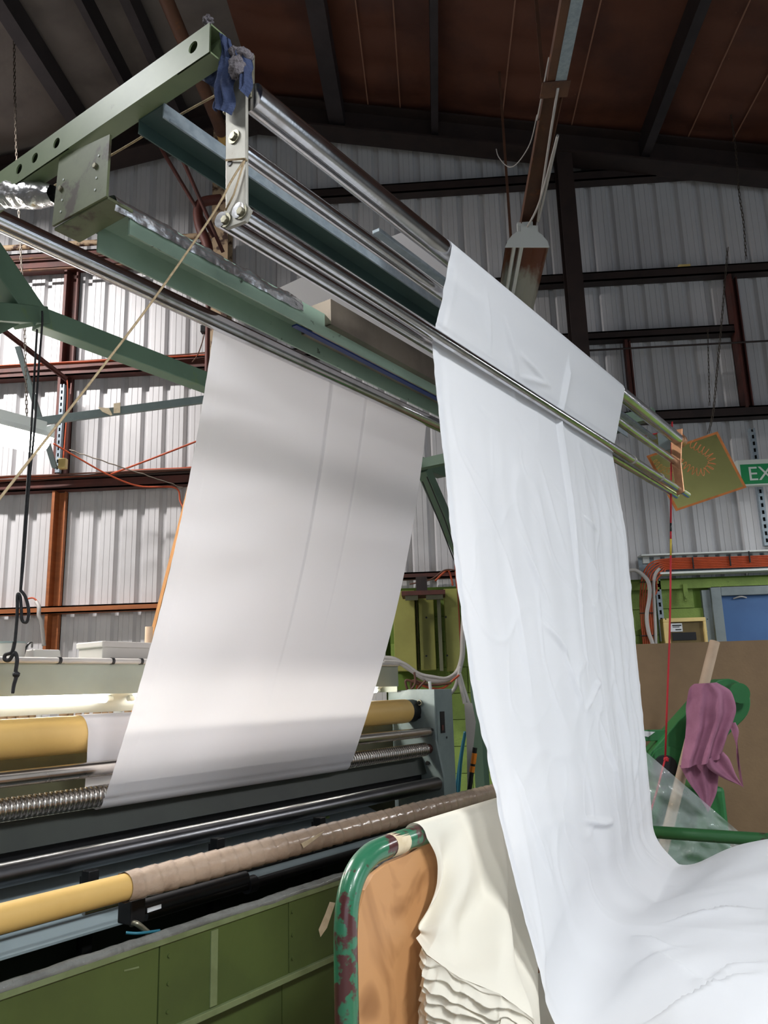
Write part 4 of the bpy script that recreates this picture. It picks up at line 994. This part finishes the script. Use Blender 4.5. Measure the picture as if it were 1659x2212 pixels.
# ================================================================ services on the left wall
def wpipe(name, x0, y0, x1, y1, r, Y, mt, label, cat='pipe', group=None, X0=None, X1=None):
    p, q = aY(x0, y0, Y), aY(x1, y1, Y); z = (p.z+q.z)/2
    a = p.x if X0 is None else X0; b = q.x if X1 is None else X1
    return mob(name, tube([(a, Y, z), ((a+b)/2, Y, z), (b, Y, z)], r, 14), mt, smooth='auto', label=label, cat=cat, group=group)
wpipe('wall_pipe', 40, 535, 217, 523, .026, 6.32, K['creamcol'], 'thick brown pipe, topmost of the three along the left ribbed wall', X0=-5.5, X1=colX)
wpipe('wall_pipe', 40, 560, 217, 549, .011, 6.34, K['rustbeam'], 'thin brown pipe across the dark red girt on the left wall', X0=-5.5, X1=colX)
wpipe('wall_pipe', 40, 586, 192, 576, .013, 6.34, K['rustbeam'], 'brown pipe along the lower edge of the dark red girt on the left wall', X0=-5.5, X1=colX)
wpipe('wall_pipe', 20, 1036, 400, 1020, .016, 6.36, K['girtdark'], 'dark pipe on top of the third girt behind the black rope', X0=-5.5, X1=colX+.15)
wpipe('wall_rod', 1262, 757, 1659, 737, .008, 6.30, K['girtdark'], 'thin dark rod across the right part of the ribbed wall', 'rod', X0=aY(1230, 757, 6.3).x, X1=7.5)
ep = thing('elbow_pipe', aY(455, 560, 6.0), 'brown pipe elbow bolted to the cream column', 'pipe')
mob('elbow', tube(spline([aY(478, 430, 6.05), aY(440, 436, 6.0), aY(428, 452, 6.0), aY(432, 490, 6.0), aY(448, 530, 6.0), aY(450, 566, 6.02)], 8), .042, 14), K['girt'], ep, smooth='auto')
mob('elbow_flange', tube([aY(448, 556, 6.0), aY(450, 562, 6.0)], .06, 16), K['girt'], ep, smooth='auto')
mob('pipe_stub', tube([aY(451, 566, 6.02), Vector((aY(452, 600, 6.1).x, 6.1, 3.2))], .02, 10), K['girt'], ep, smooth='auto')
for i, (x0, y0, x1, y1) in enumerate(((354, 331, 462, 512), (402, 362, 482, 545))):
    mob('roof_brace', tube([aY(x0-30, y0-60, 5.7), aY(x0, y0, 5.75), aY(x1, y1, 6.1)], .016, 8), K['girt'], label=('left' if i == 0 else 'right')+'hand of the two thin brown brace rods under the rails', cat='brace')
mob('roof_pipe', tube([Vector((aR(376, 0).x, 1.5, roofz(aR(376, 0).x)-.35)), aY(470, 262, 5.6), aY(478, 285, 5.75)], .05, 16), K['rustbeam'], smooth='auto', label='brown pipe running under the roof above the blue rag', cat='pipe')
mob('pipe_outlet', tube([aY(479, 288, 5.76), aY(492, 330, 6.05), aY(494, 350, 6.2)], .045, 16), K['yellow'], smooth='auto', label='yellow end of the roof pipe behind the link plate', cat='pipe')
# steel braces lower left
for (x0, y0, x1, y1, mt, lab) in ((5, 712, 142, 818, 'girt', 'dark red angle brace sloping down behind the green frame'), (38, 748, 118, 1010, 'machgrey', 'grey angle brace dropping behind the lit lamp')):
    a, b = aY(x0, y0, 5.7), aY(x1, y1, 6.25)
    mob('wall_brace', join(bar(a, b, .045, .012), bar(a+Vector((0, .02, 0)), b+Vector((0, .02, 0)), .012, .045)), K[mt], label=lab, cat='brace')
mob('timber_prop', bar(aY(416, 1050, 6.1), aY(416, 1050, 6.1)+(aY(328, 1400, 5.85)-aY(416, 1050, 6.1))*(aY(416, 1050, 6.1).z/(aY(416, 1050, 6.1).z-aY(328, 1400, 5.85).z)), .045, .06), K['rawtimber'], label='pale timber prop leaning beside the back sheet of cloth', cat='timber')
# cables along the left girts
def cable(name, pts, r, mt, label, sub=8, group=None): return mob(name, tube(spline(pts, sub), r, 7), K[mt], smooth=True, label=label, cat='cable', group=group)
def wav(x0, y0, x1, y1, Y, n=9, a=1.5, seed=0): return [aY(x0+(x1-x0)*k/(n-1), y0+(y1-y0)*k/(n-1)+a*N(k*1.7, seed, 0), Y) for k in range(n)]
cb = thing('girt_cables', aY(200, 1030, 6.3), 'bundle of orange and black cables along the third girt on the left', 'cables')
for k in range(5): mob('cable', tube(spline(wav(-20, 1043-k*3, 440, 1008+(k % 3)*3, 6.33-.006*k, 10, 3, k)), .007, 6), K['orangecable' if k % 2 else 'browncable'], cb, smooth=True)
cb2 = thing('girt_cables', aY(200, 790, 6.3), 'orange and black cables lying on the second girt on the left', 'cables')
for k in range(4): mob('cable', tube(spline(wav(-20, 797-k*2, 450, 762+(k % 2)*4, 6.34-.006*k, 10, 2, k+9)), .006, 6), K['orangecable' if k % 2 else 'browncable'], cb2, smooth=True)
cable('red_cable', [aY(115, 958, 5.9), aY(170, 990, 6.0), aY(235, 1026, 6.1), aY(300, 1050, 6.2), aY(378, 1054, 6.25), aY(390, 1085, 6.25), aY(407, 1118, 6.2)], .007, 'orangecable', 'red cable sagging from the lit lamp past the third girt')
cable('red_cable', [aY(240, 1024, 6.2), aY(330, 990, 6.1), aY(425, 953, 6.1), aY(436, 948, 6.1)], .008, 'orangecable', 'red cable rising to the right towards the back sheet of cloth')
mob('sag_chain', tube(wav(150, 972, 395, 1053, 6.1, 24, 4, 3), .005, 5), K['chain'], label='thin chain sagging beside the red cable under the lamp', cat='chain')
jb = aY(136, 1002, 6.28); mob('switch_box', boxc(jb, (.065, 0, 0), (0, .05, 0), (0, 0, .09)), K['cream_plastic'], bevel=.006, label='small cream switch box on the post under the slotted strut', cat='switch')
cable('post_cable', [aY(140, 815, 6.3), aY(146, 830, 6.3), aY(144, 900, 6.3), aY(137, 990, 6.29)], .006, 'orangecable', 'orange cable running down the post to the cream switch box')
cable('white_conduit', [aY(78, 1300, 6.3), aY(84, 1312, 6.28), aY(84, 1330, 6.28), aY(90, 1348, 6.3), aY(95, 1395, 6.35)], .016, 'greyconduit', 'white flexible conduit bent over the orange timber girt')
cable('red_cable', [aY(58, 1294, 6.3), aY(72, 1292, 6.3), aY(82, 1302, 6.3), aY(86, 1315, 6.3)], .007, 'orangecable', 'short orange cable looped above the timber girt')
for (x, y, lab) in ((442, 712, 'upper'), (441, 940, 'lower')):
    q = aY(x, y, 6.1); sk = thing('wall_socket', q, '%s small dark fitting on the cream column with a hanging cable' % lab, 'fitting')
    mob('fitting_body', boxc(q, (.06, 0, 0), (0, .06, 0), (0, 0, .06)), K['black'], sk, bevel=.004)
    mob('fitting_lead', tube(spline([q-ZZ*.03, q+Vector((-.02, 0, -.12)), q+Vector((-.07, .05, -.2)), q+Vector((-.13, .1, -.24))]), .005, 6), K['browncable'], sk, smooth=True)
# black pull rope
RY = aT(90, 690, 2.60).y
rope = thing('pull_rope', aY(35, 1500, RY), 'black pull rope with knots hanging from the green frame', 'rope')
mob('rope_strand', tube(spline([aY(91, 672, RY), aY(91, 700, RY), aY(84, 790, RY), aY(74, 930, RY), aY(62, 1060, RY), aY(52, 1200, RY), aY(45, 1275, RY)]), .004, 7), K['blackrope'], rope, smooth=True)
mob('rope_strand', tube(spline([aY(80, 712, RY), aY(73, 830, RY), aY(66, 950, RY), aY(58, 1060, RY), aY(50, 1180, RY), aY(44, 1275, RY)]), .004, 7), K['blackrope'], rope, smooth=True)
mob('rope_loop', tube(spline([aY(44, 1275, RY), aY(55, 1290, RY), aY(62, 1320, RY), aY(58, 1343, RY), aY(48, 1340, RY), aY(46, 1315, RY), aY(44, 1290, RY), aY(38, 1285, RY), aY(37, 1330, RY), aY(32, 1390, RY)]), .0055, 7), K['blackrope'], rope, smooth=True)
mob('rope_knot', tube(spline([aY(32, 1385, RY), aY(26, 1408, RY), aY(12, 1414, RY), aY(10, 1424, RY), aY(20, 1426, RY), aY(32, 1410, RY), aY(37, 1425, RY), aY(34, 1450, RY), aY(35, 1462, RY), aY(30, 1480, RY), aY(27, 1498, RY)]), [.0065]*80+[.005], 7), K['blackrope'], rope, smooth=True)
mob('rope_bead', lump((35, 1457), .012, .010, aY(35, 1457, RY).dot(UU), 3, .2), K['blackrope'], rope, smooth=True)
# hanging cord/chain behind
def chainline(pts, r, label, lk=.03):
    P = resample(spline(pts, 10), max(4, int(sum((Vector(a)-Vector(b)).length for a, b in zip(pts[:-1], pts[1:]))/lk)))
    t = thing('hanging_chain', P[-1], label, 'chain')
    vf = []
    for k in range(len(P)-1):
        a, b = P[k], P[k+1]; d = (b-a).normalized(); sd = d.orthogonal().normalized() if k % 2 else d.cross(d.orthogonal()).normalized()
        vf.append(tube([a-d*.003+sd*r, b+d*.003+sd*r*1.0], r*.45, 5)); vf.append(tube([a-d*.003-sd*r, b+d*.003-sd*r], r*.45, 5))
    o = mob('chain_links', join(*vf), K['chain'], t); o['kind'] = 'stuff'
    return t
chainline([aY(30, 40, 5.0), aY(32, 200, 5.0), aY(36, 340, 5.0), aY(44, 530, 5.0), aY(48, 600, 5.0), aY(53, 700, 5.0), aY(58, 900, 5.0), aY(62, 925, 5.0)], .006, 'thin rusty chain hanging down to the lit lamp at the left')
_q = aY(1589, 322, 5.9); chainline([Vector((_q.x, 5.9, roofz(_q.x)+.03)), aY(1589, 322, 5.9), aY(1597, 420, 5.9), aY(1606, 480, 5.9), aY(1612, 560, 5.9)], .006, 'dull chain hanging from the roof at the right')
chainline([aY(1572, 535, 5.0), aY(1557, 717, 4.9), aY(1549, 800, 4.7), aY(1541, 888, 4.55), aY(1530, 936, 4.46)], .005, 'dull chain holding up the tinted mirror')
chainline([aY(1529, 712, 6.37), aY(1531, 800, 6.37), aY(1533, 876, 6.37)], .005, 'short dull chain in front of the third girt at the right')
# cardboard tubes standing beyond the machine
ORD = ['first', 'second', 'third', 'fourth', 'fifth', 'sixth', 'seventh', 'eighth', 'ninth', 'tenth', 'eleventh', 'twelfth', 'thirteenth', 'fourteenth', 'fifteenth']
for k, (x, yt, wpx) in enumerate(((6, 1541, 16), (24, 1540, 19), (38, 1538, 15), (52, 1537, 19), (69, 1537, 17), (85, 1536, 12), (138, 1534, 18), (152, 1533, 14), (170, 1533, 13), (188, 1532, 10), (210, 1531, 17), (227, 1531, 13), (240, 1531, 9), (255, 1530, 18), (276, 1529, 14))):
    q = aY(x, yt, 5.0+.05*(k % 3)); rr = wpx/2*5.1/1731
    mob('cardboard_tube', pipe([(q.x, q.y, 0), (q.x, q.y, q.z/2), (q.x, q.y, q.z)], rr*.8, rr, 14), K['white'] if k in (5, 13) else K['carddark'], smooth='auto', label='%s upright %s tube from the left in the row below the hood lamps' % (ORD[k], 'white' if k in (5, 13) else 'cardboard'), cat='tube', group='upright tubes behind the yellow roller')
# ================================================================ middle gap: cabinet, post, hoses
def wb(x0, y0, x1, y1, Y, dep): p, q = aY(x0, y0, Y), aY(x1, y1, Y); return xbox(p.x, q.x, Y, Y+dep, q.z, p.z)
cab = thing('olive_cabinet', aY(920, 1450, 6.2), 'olive yellow electrical cabinet on the lime wall between the two sheets', 'cabinet')
mob('cabinet_panel', wb(848, 1277, 901, 1449, 6.25, .2), K['olivecab'], cab, bevel=.004)
mob('cabinet_panel', wb(958, 1272, 996, 1449, 6.22, .2), K['olivecab'], cab, bevel=.004)
mob('cabinet_door', wb(903, 1285, 943, 1447, 6.30, .15), K['olivecab'], cab, bevel=.004)
for x, y in ((921, 1334), (921, 1417), (963, 1333), (966, 1416)): mob('cabinet_screw', disc(aY(x, y, 6.215 if x > 950 else 6.295), (0, -1, 0), .008, .008, 8), K['black'], cab)
sp_ = thing('steel_bracket', aY(930, 1449, 6.1), 'rusty steel post with shelf plate in front of the olive cabinet', 'bracket')
mob('post_web', wb(899, 1287, 905, 1449, 6.1, .14), K['girt'], sp_); mob('post_flange', wb(943, 1283, 958, 1449, 6.1, .1), K['olive'], sp_)
mob('shelf_plate', wb(867, 1277, 962, 1283, 5.98, .25), K['girt'], sp_); mob('shelf_lip', wb(875, 1283, 903, 1296, 6.0, .02), K['olive'], sp_); mob('shelf_lip', wb(920, 1283, 957, 1294, 6.0, .02), K['olive'], sp_)
mob('post_head', wb(898, 1246, 923, 1277, 6.1, .1), K['girtdark'], sp_)
hs = thing('hose_bundle', aY(960, 1450, 5.2), 'grey hoses looping over the machine side frame in front of the cabinet', 'hoses')
HY = 5.3
for k, (pts, r, mt) in enumerate((
    ([(815, 1423), (850, 1424), (885, 1445), (920, 1467), (955, 1470), (985, 1455), (998, 1420), (1000, 1370), (1003, 1320)], .017, 'greyconduit'),
    ([(830, 1428), (870, 1432), (905, 1455), (935, 1462), (965, 1465), (990, 1450)], .011, 'greyconduit'),
    ([(995, 1440), (985, 1480), (972, 1500), (966, 1508)], .012, 'greyconduit'), ([(992, 1455), (1002, 1490), (1012, 1520)], .014, 'greyconduit'), ([(990, 1460), (1000, 1500), (1004, 1520)], .013, 'greyconduit'),
    ([(900, 1488), (905, 1478), (925, 1485), (955, 1487), (980, 1468), (992, 1458)], .007, 'orangecable'), ([(890, 1490), (888, 1478), (895, 1470), (930, 1480), (975, 1475)], .008, 'browncable'), ([(880, 1490), (876, 1472), (884, 1470), (905, 1478)], .008, 'browncable'),
    ([(895, 1452), (897, 1475), (888, 1490)], .007, 'browncable'), ([(920, 1470), (910, 1480), (900, 1492)], .007, 'browncable'), ([(928, 1472), (930, 1490)], .010, 'white'))):
    mob('hose', tube(spline([aY(x, y, HY-.01*k) for x, y in pts]), r, 8), K[mt], hs, smooth=True)
oc = thing('riser_cables', aY(990, 1300, 6.0), 'orange cables dropping down beside the front sheet of cloth', 'cables')
for k, pts in enumerate((((983, 1190), (985, 1240), (988, 1280), (992, 1350), (995, 1440)), ((940, 1255), (955, 1240), (968, 1232), (975, 1250), (978, 1265)), ((988, 1270), (991, 1350), (992, 1430)), ((885, 1262), (930, 1252), (960, 1232), (985, 1232)))):
    mob('cable', tube(spline([aY(x, y, 6.34-.01*k) for x, y in pts]), .008 if k != 3 else .006, 7), K['orangecable' if k != 3 else 'browncable'], oc, smooth=True)
gs = thing('grey_side_sheet', aY(1015, 1700, 5.1), 'narrow grey sheet standing edge on beside the front cloth with hoses behind it', 'sheet')
mob('sheet', prism([aY(x, y, 5.1) for x, y in ((1003, 1518), (1020, 1519), (1028, 1560), (1022, 1620), (1014, 1690), (1010, 1715), (1008, 1600))], (0, .01, 0)), K['greybox'], gs)
mob('teal_hose', tube(spline([aY(1005, 1580, 5.15), aY(996, 1640, 5.15), aY(990, 1720, 5.15)]), .010, 8), K['teal'], gs, smooth=True)
mob('teal_hose', tube(spline([aY(1001, 1600, 5.17), aY(993, 1650, 5.17), aY(984, 1720, 5.17)]), .010, 8), K['teal'], gs, smooth=True)
mob('marked_rod', tube([aY(1026, 1615, 5.05), aY(1012, 1720, 5.05)], .014, 8), K['black'], gs); mob('rod_mark', tube([aY(1025, 1627, 5.045), aY(1022, 1650, 5.045)], .016, 8), K['orange_tape'], gs)
mob('rod_mark', tube([aY(1021, 1655, 5.045), aY(1019, 1668, 5.045)], .016, 8), K['orange_tape'], gs)
# ================================================================ right wall services
ct = thing('cable_tray', aY(1500, 1235, 6.3), 'white slotted cable tray along the wall above the blue door', 'cable tray')
X0, X1 = aY(1385, 1195, 6.3).x, 7.0; zt = aY(1500, 1193, 6.3).z; zb = aY(1500, 1235, 6.3).z
mob('tray_top', xbox(X0, X1, 6.30, 6.42, zt-.012, zt), K['white'], ct)
mob('tray_bottom', xbox(aY(1425, 1235, 6.3).x, X1, 6.28, 6.42, zb-.012, zb+.004), K['white'], ct)
mob('tray_back', xbox(X0, X1, 6.41, 6.42, zb, zt), K['galv'], ct)
x = X0+.03
while x < 3.6:
    mob('tray_finger', xbox(x, x+.05, 6.385, 6.41, zt-.06, zt-.012), K['white'], ct); x += .085
ob = thing('orange_cable_bundle', aY(1400, 1388, 6.3), 'bundle of orange cables running along the tray and turning down the wall', 'cables')
for k in range(7):
    yk = 1206+k*3.6; xk = 1384+k*4.2
    pts = [aY(1760, yk-9, 6.30-.01*(k % 2)), aY(1650, yk-5+N(k, 1, 0)*2, 6.30), aY(1560, yk-2+N(k, 2, 0)*2, 6.30), aY(1480, yk, 6.30), aY(1440, yk+2, 6.30)]
    pts += [aY(xk+26, yk+8, 6.3), aY(xk+10, yk+24, 6.3), aY(xk+2+k*1.2, yk+50, 6.3), aY(xk-1, 1300, 6.3), aY(xk+2, 1350, 6.3), aY(xk+6, 1392, 6.3), aY(xk+8, 1440, 6.3)]
    mob('cable', tube(spline(pts), .0064, 8), K['orangecable'], ob, smooth=True)
for (x, y) in ((1497, 1216), (1577, 1210), (1619, 1203)): mob('cable_tie', boxc(aY(x, y, 6.285), (.008, 0, 0), (0, .012, 0), (0, 0, .09)), K['black'], ob)
for y in (1257, 1324, 1373): mob('cable_tie', boxc(aY(1400, y, 6.285), (.13, 0, 0), (0, .012, 0), (0, 0, .006)), K['black'], ob)
wc2 = thing('grey_conduits', aY(1405, 1388, 6.25), 'two pale grey conduits curving down beside the orange cables', 'conduit')
mob('conduit', tube(spline([aY(1350, 1235, 6.24), aY(1372, 1232, 6.24), aY(1392, 1245, 6.24), aY(1402, 1262, 6.24), aY(1403, 1290, 6.24), aY(1397, 1330, 6.24), aY(1401, 1365, 6.24), aY(1410, 1392, 6.24), aY(1416, 1430, 6.24)]), .015, 10), K['greyconduit'], wc2, smooth=True)
mob('conduit', tube(spline([aY(1425, 1228, 6.25), aY(1417, 1238, 6.25), aY(1412, 1260, 6.25), aY(1413, 1300, 6.25), aY(1416, 1360, 6.25), aY(1417, 1420, 6.25)]), .012, 10), K['greyconduit'], wc2, smooth=True)
db = thing('distribution_box', aY(1485, 1388, 6.3), 'cream distribution box with smoked cover and paper label beside the blue door', 'fuse box')
o, q = aY(1432, 1336, 6.3), aY(1534, 1420, 6.3); fw = .03
mob('box_frame', join(xbox(o.x, q.x, 6.30, 6.44, o.z-fw, o.z), xbox(o.x, o.x+.042, 6.30, 6.44, q.z, o.z-fw), xbox(q.x-.02, q.x, 6.30, 6.44, q.z, o.z-fw), xbox(o.x, q.x, 6.30, 6.44, q.z-.02, q.z)), K['cream_plastic'], db, bevel=.003)
mob('smoked_cover', xbox(o.x+.042, q.x-.02, 6.325, 6.33, q.z, o.z-fw), K['smoke'], db)
mob('breaker_row', wb(1452, 1367, 1505, 1382, 6.318, .007), K['black'], db)
lb = mob('paper_label', wb(1447, 1347, 1475, 1364, 6.316, .004), K['paper'], db)
for (x0, y0, x1, y1) in ((1452, 1350, 1472, 1352), (1453, 1354, 1468, 1355), (1459, 1359, 1472, 1361)): mob('label_line', wb(x0, y0, x1, y1, 6.3145, .001), K['black'], lb)
mob('latch_knob', disc(aY(1523, 1364, 6.318), (0, -1, 0), .012, .015, 14), K['cream_plastic'], db, smooth='auto')
for x in (1438, 1528): mob('frame_screw', disc(aY(x, 1337.5, 6.2995), (0, -1, 0), .005, .001, 8), K['black'], db)
# exit sign
ex = thing('exit_sign', aY(1650, 1050, 6.1), 'green and white EXIT sign hanging beside the tinted mirror', 'sign')
EY = 6.1; e0, e1 = aY(1591, 994, EY), aY(1597, 1050, EY); ew = .395
mob('sign_body', xbox(e0.x, e0.x+ew+.05, EY, EY+.06, e1.z, e0.z), K['exitwhite'], ex, bevel=.004)
mob('sign_face', xbox(e0.x+.02, e0.x+ew+.03, EY-.003, EY, e1.z+.012, e0.z-.038), K['exitgreen'], ex)
tc = bpy.data.curves.new('sign_letters', 'FONT'); tc.body = 'EXIT'; tc.size = .155; tc.extrude = .001; tc.align_x = 'LEFT'; tc.align_y = 'CENTER'
to = bpy.data.objects.new('sign_letters', tc); COL.objects.link(to)
dg = bpy.context.evaluated_depsgraph_get(); me = bpy.data.meshes.new_from_object(to.evaluated_get(dg)); bpy.data.objects.remove(to)
lo = bpy.data.objects.new('sign_letters', me); me.materials.clear(); me.materials.append(K['exitwhite'])
lpos = Vector((e0.x+.068, EY-.005, aY(1630, 1025, EY).z)); place(lo, lpos, ex); lo.rotation_euler = (math.pi/2, 0, 0)
mob('sign_bracket', join(xbox(e0.x+.05, e0.x+.07, EY+.06, 6.5, e0.z-.06, e0.z-.04), xbox(e0.x+.35, e0.x+.37, EY+.06, 6.5, e0.z-.06, e0.z-.04)), K['machgrey'], ex)
# small yellow box on the girt
q = aY(1481, 572, 6.36); mob('yellow_packet', boxc(q+Vector((0, .05, .003)), (.10, 0, 0), (0, .05, 0), (0, 0, .035)), K['cream_plastic'], bevel=.002, label='small yellow packet lying on a dark girt high on the right', cat='packet')
# ================================================================ mirror, coil, red cord at the far end of the rails
mr = thing('sight_mirror', aY(1500, 1100, 4.45), 'tilted tinted mirror with orange edge behind the far rail ends', 'mirror')
mc = [aY(1397, 985, 4.36), aY(1550, 932, 4.36), aY(1613, 1053, 4.46), aY(1461, 1104, 4.46)]
nrm = (mc[1]-mc[0]).cross(mc[3]-mc[0]).normalized(); cen = sum(mc, Vector())/4
mob('mirror_sheet', prism([cen+(p-cen)*.96 for p in mc], nrm*.004), K['mirror'], mr)
fr_ = []
for a, b in zip(mc, mc[1:]+mc[:1]):
    fr_.append(prism([a, b, cen+(b-cen)*.93, cen+(a-cen)*.93], nrm*.007))
mob('mirror_edge', join(*[([v+nrm*.0 for v in V], F) for V, F in fr_]), K['mirrorframe'], mr)
mob('mirror_tab', boxc(aY(1412, 950, 4.35), (.05, 0, 0), (0, .004, 0), (0, 0, .06)), K['mirror'], mr)
def helix(pts, r, turns, wr):
    P = resample(spline(pts, 10), turns*12); out = []
    for k, p in enumerate(P):
        d = (P[min(k+1, len(P)-1)]-P[max(k-1, 0)]).normalized(); a = d.cross(Vector((0, 1, 0))).normalized(); b = d.cross(a); q = 2*math.pi*k/12
        out.append(p+a*r*math.cos(q)+b*r*math.sin(q))
    return tube(out, wr, 6)
mob('coiled_lead', helix([aY(1492, 958, 4.22), aY(1510, 968, 4.2), aY(1530, 980, 4.18), aY(1538, 1000, 4.18), aY(1525, 1018, 4.18), aY(1500, 1018, 4.2), aY(1478, 1005, 4.2), aY(1466, 995, 4.2)], .020, 16, .0018), K['coil'], smooth=True, label='orange coiled lead hanging in front of the tinted mirror', cat='coil')
rcd = thing('red_rope', aY(1437, 1652, 4.1), 'red cord with black and yellow bands tied from the rail end to the green machine', 'cord')
segs = [((1452, 918), 4.0), ((1450, 1000), 4.0), ((1449, 1130), 4.02), ((1449, 1148), 4.02), ((1449, 1164), 4.02), ((1449, 1200), 4.03), ((1448, 1300), 4.05), ((1446, 1390), 4.07), ((1441, 1520), 4.1), ((1437, 1640), 4.12)]
Pc = [aY(x, y, Y) for (x, y), Y in segs]
for a, b, mt in ((0, 2, 'redcord'), (2, 3, 'black'), (3, 4, 'redcord'), (4, 5, 'yellowcord'), (5, 9, 'redcord')): mob('cord_length', tube(Pc[a:b+1], .0048, 7), K[mt], rcd, smooth=True)
mob('cord_knot', lump((1439, 1640), .012, .012, Pc[-1].dot(UU), 4, .3), K['redcord'], rcd, smooth=True)
mob('cord_tail', tube(spline([Pc[-1], aY(1430, 1665, 4.08), aY(1420, 1705, 4.05), aY(1408, 1745, 4.02), aY(1400, 1775, 4.0)]), .0045, 7), K['redcord'], rcd, smooth=True)
mob('cord_wrap', tube(spline([aY(1450, 922, 3.97), aY(1452, 912, 3.99), aY(1446, 930, 4.02), aY(1400, 940, 4.1), aY(1388, 944, 4.15)]), .004, 7), K['redcord'], rcd, smooth=True)
# ================================================================ brown board, green machine, rag, tube, polythene
bY = 5.3; bz = (aY(1370, 1389, bY).z+aY(1659, 1385, bY).z)/2
mob('brown_board', xbox(aY(1250, 1400, bY).x, aY(1860, 1400, bY).x, bY, bY+.02, 0, bz), K['brownboard'], label='large plain brown board standing behind the green machine', cat='board')
gm = thing('green_machine', aY(1500, 1900, 4.3), 'bright green machine with a capsule shaped belt guard arm', 'machine')
GY = 4.3
def capsule(A, B, ra_, rb2, n=14):
    A, B = Vector((A[0], A[1], 0)), Vector((B[0], B[1], 0)); an = math.atan2((B-A).y, (B-A).x); out = []
    for k in range(n+1): q = an-math.pi/2+math.pi*k/n; out.append((B.x+rb2*math.cos(q), B.y+rb2*math.sin(q)))
    for k in range(n+1): q = an+math.pi/2+math.pi*k/n; out.append((A.x+ra_*math.cos(q), A.y+ra_*math.sin(q)))
    return out
mob('belt_guard', prism([aY(x, y, GY) for x, y in capsule((1443, 1652), (1570, 1518), 46, 52)], (0, .16, 0)), K['beltgreen'], gm, bevel=.006)
mob('guard_hub', disc(aY(1443, 1652, GY), (0, -1, 0), .09, .02, 28), K['beltgreen'], gm, smooth='auto')
mob('hub_boss', disc(aY(1436, 1655, GY-.02), (0, -1, 0), .055, .03, 24), K['black'], gm, smooth='auto')
mob('guard_knob', disc(aY(1583, 1497, GY), (0, -1, 0), .05, .10, 20), K['beltgreen'], gm, smooth='auto')
mob('rag_spindle', tube([aY(1560, 1503, GY), aY(1555, 1505, GY-.2)], .03, 16), K['beltgreen'], gm, smooth='auto')
mob('side_bar', wb(1360, 1578, 1440, 1600, GY+.05, .03), K['beltgreen'], gm, bevel=.003)
mob('machine_base', xbox(aY(1380, 1800, GY).x, aY(1585, 1800, GY).x, GY+.05, GY+.6, 0, aY(1480, 1705, GY).z), K['beltgreen'], gm, bevel=.02)
mob('paper_scrap', prism([aY(x, y, GY+.045) for x, y in ((1390, 1579), (1415, 1581), (1400, 1592), (1390, 1590))], (0, -.002, 0)), K['paper'], gm)
# cardboard tube leaning
ta, tb_ = aY(1544, 1386, 4.265), aY(1428, 1850, 4.15); dd = tb_-ta; tend = ta+dd*(ta.z/(ta.z-tb_.z))*.995
mob('leaning_tube', pipe([ta, (ta+tend)/2, tend], .021, .0255, 22), K['card'], smooth='auto', label='long brown cardboard tube leaning behind the mauve rag', cat='tube')
# mauve rag
prag = thing('mauve_rag', aY(1530, 1750, 4.1), 'mauve rag draped over the green machine spindle', 'rag')
def loft(L, Rr, nu, nv, off, Y):
    L = resample(spline([aY(x, y, Y) for x, y in L], 6), nv); Rr = resample(spline([aY(x, y, Y) for x, y in Rr], 6), nv)
    return grid(lambda i, j: L[round(j*(nv-1))].lerp(Rr[round(j*(nv-1))], i) + Vector((0, off(i, j), 0)), nu, nv)
mob('rag_front', loft([(1500, 1477), (1488, 1490), (1484, 1530), (1485, 1570), (1480, 1610), (1474, 1640), (1472, 1660)], [(1548, 1474), (1575, 1490), (1583, 1510), (1588, 1535), (1582, 1560), (1568, 1600), (1560, 1636)], 44, 44,
    lambda i, j: -.05*math.sin(math.pi*i)*(1-.3*j) + .022*math.sin(i*17+j*2.5)*min(1, j*2.2) + .012*N(i*5, j*5, 0), 4.04), K['pinkrag'], prag, smooth=True)
mob('rag_corner', loft([(1472, 1655), (1490, 1690), (1512, 1720), (1531, 1750)], [(1566, 1624), (1556, 1670), (1552, 1715), (1534, 1757)], 30, 30, lambda i, j: .03-.02*math.sin(i*14+j*2)*(1-j) , 4.06), K['pinkrag'], prag, smooth=True)
mob('rag_flap', loft([(1524, 1640), (1530, 1660), (1560, 1680), (1602, 1698)], [(1562, 1625), (1575, 1640), (1590, 1675), (1607, 1702)], 24, 24, lambda i, j: .0-.02*math.sin(i*9)*(1-j), 4.02), K['pinkrag'], prag, smooth=True)
mob('rag_strip', loft([(1570, 1562), (1580, 1575), (1588, 1600), (1592, 1640), (1603, 1698)], [(1588, 1560), (1598, 1580), (1594, 1605), (1595, 1640), (1606, 1700)], 8, 26, lambda i, j: .012*math.sin(i*6+j*9), 4.05), K['pinkrag'], prag, smooth=True)
# clear polythene
def polyf(i, j):
    px_ = 1385+250*i; top = 1615+ (px_-1385)*.86 if px_ < 1600 else 1800+(px_-1600)*2.2
    top = min(top, 1895); y = top+(1930-top)*j
    fold = .05*math.sin(i*15+j*8+2*N(i*3, j*3, 0))*.5+.05*N(i*6+j*6, j*7-i*3, 1)+.005*N(i*20, j*16, 2)
    return aY(px_, y, 4.0-.10*j+fold)
mob('polythene_sheet', grid(polyf, 60, 50), K['poly'], smooth=True, label='crumpled clear polythene sheet over the base of the green machine', cat='plastic sheet')
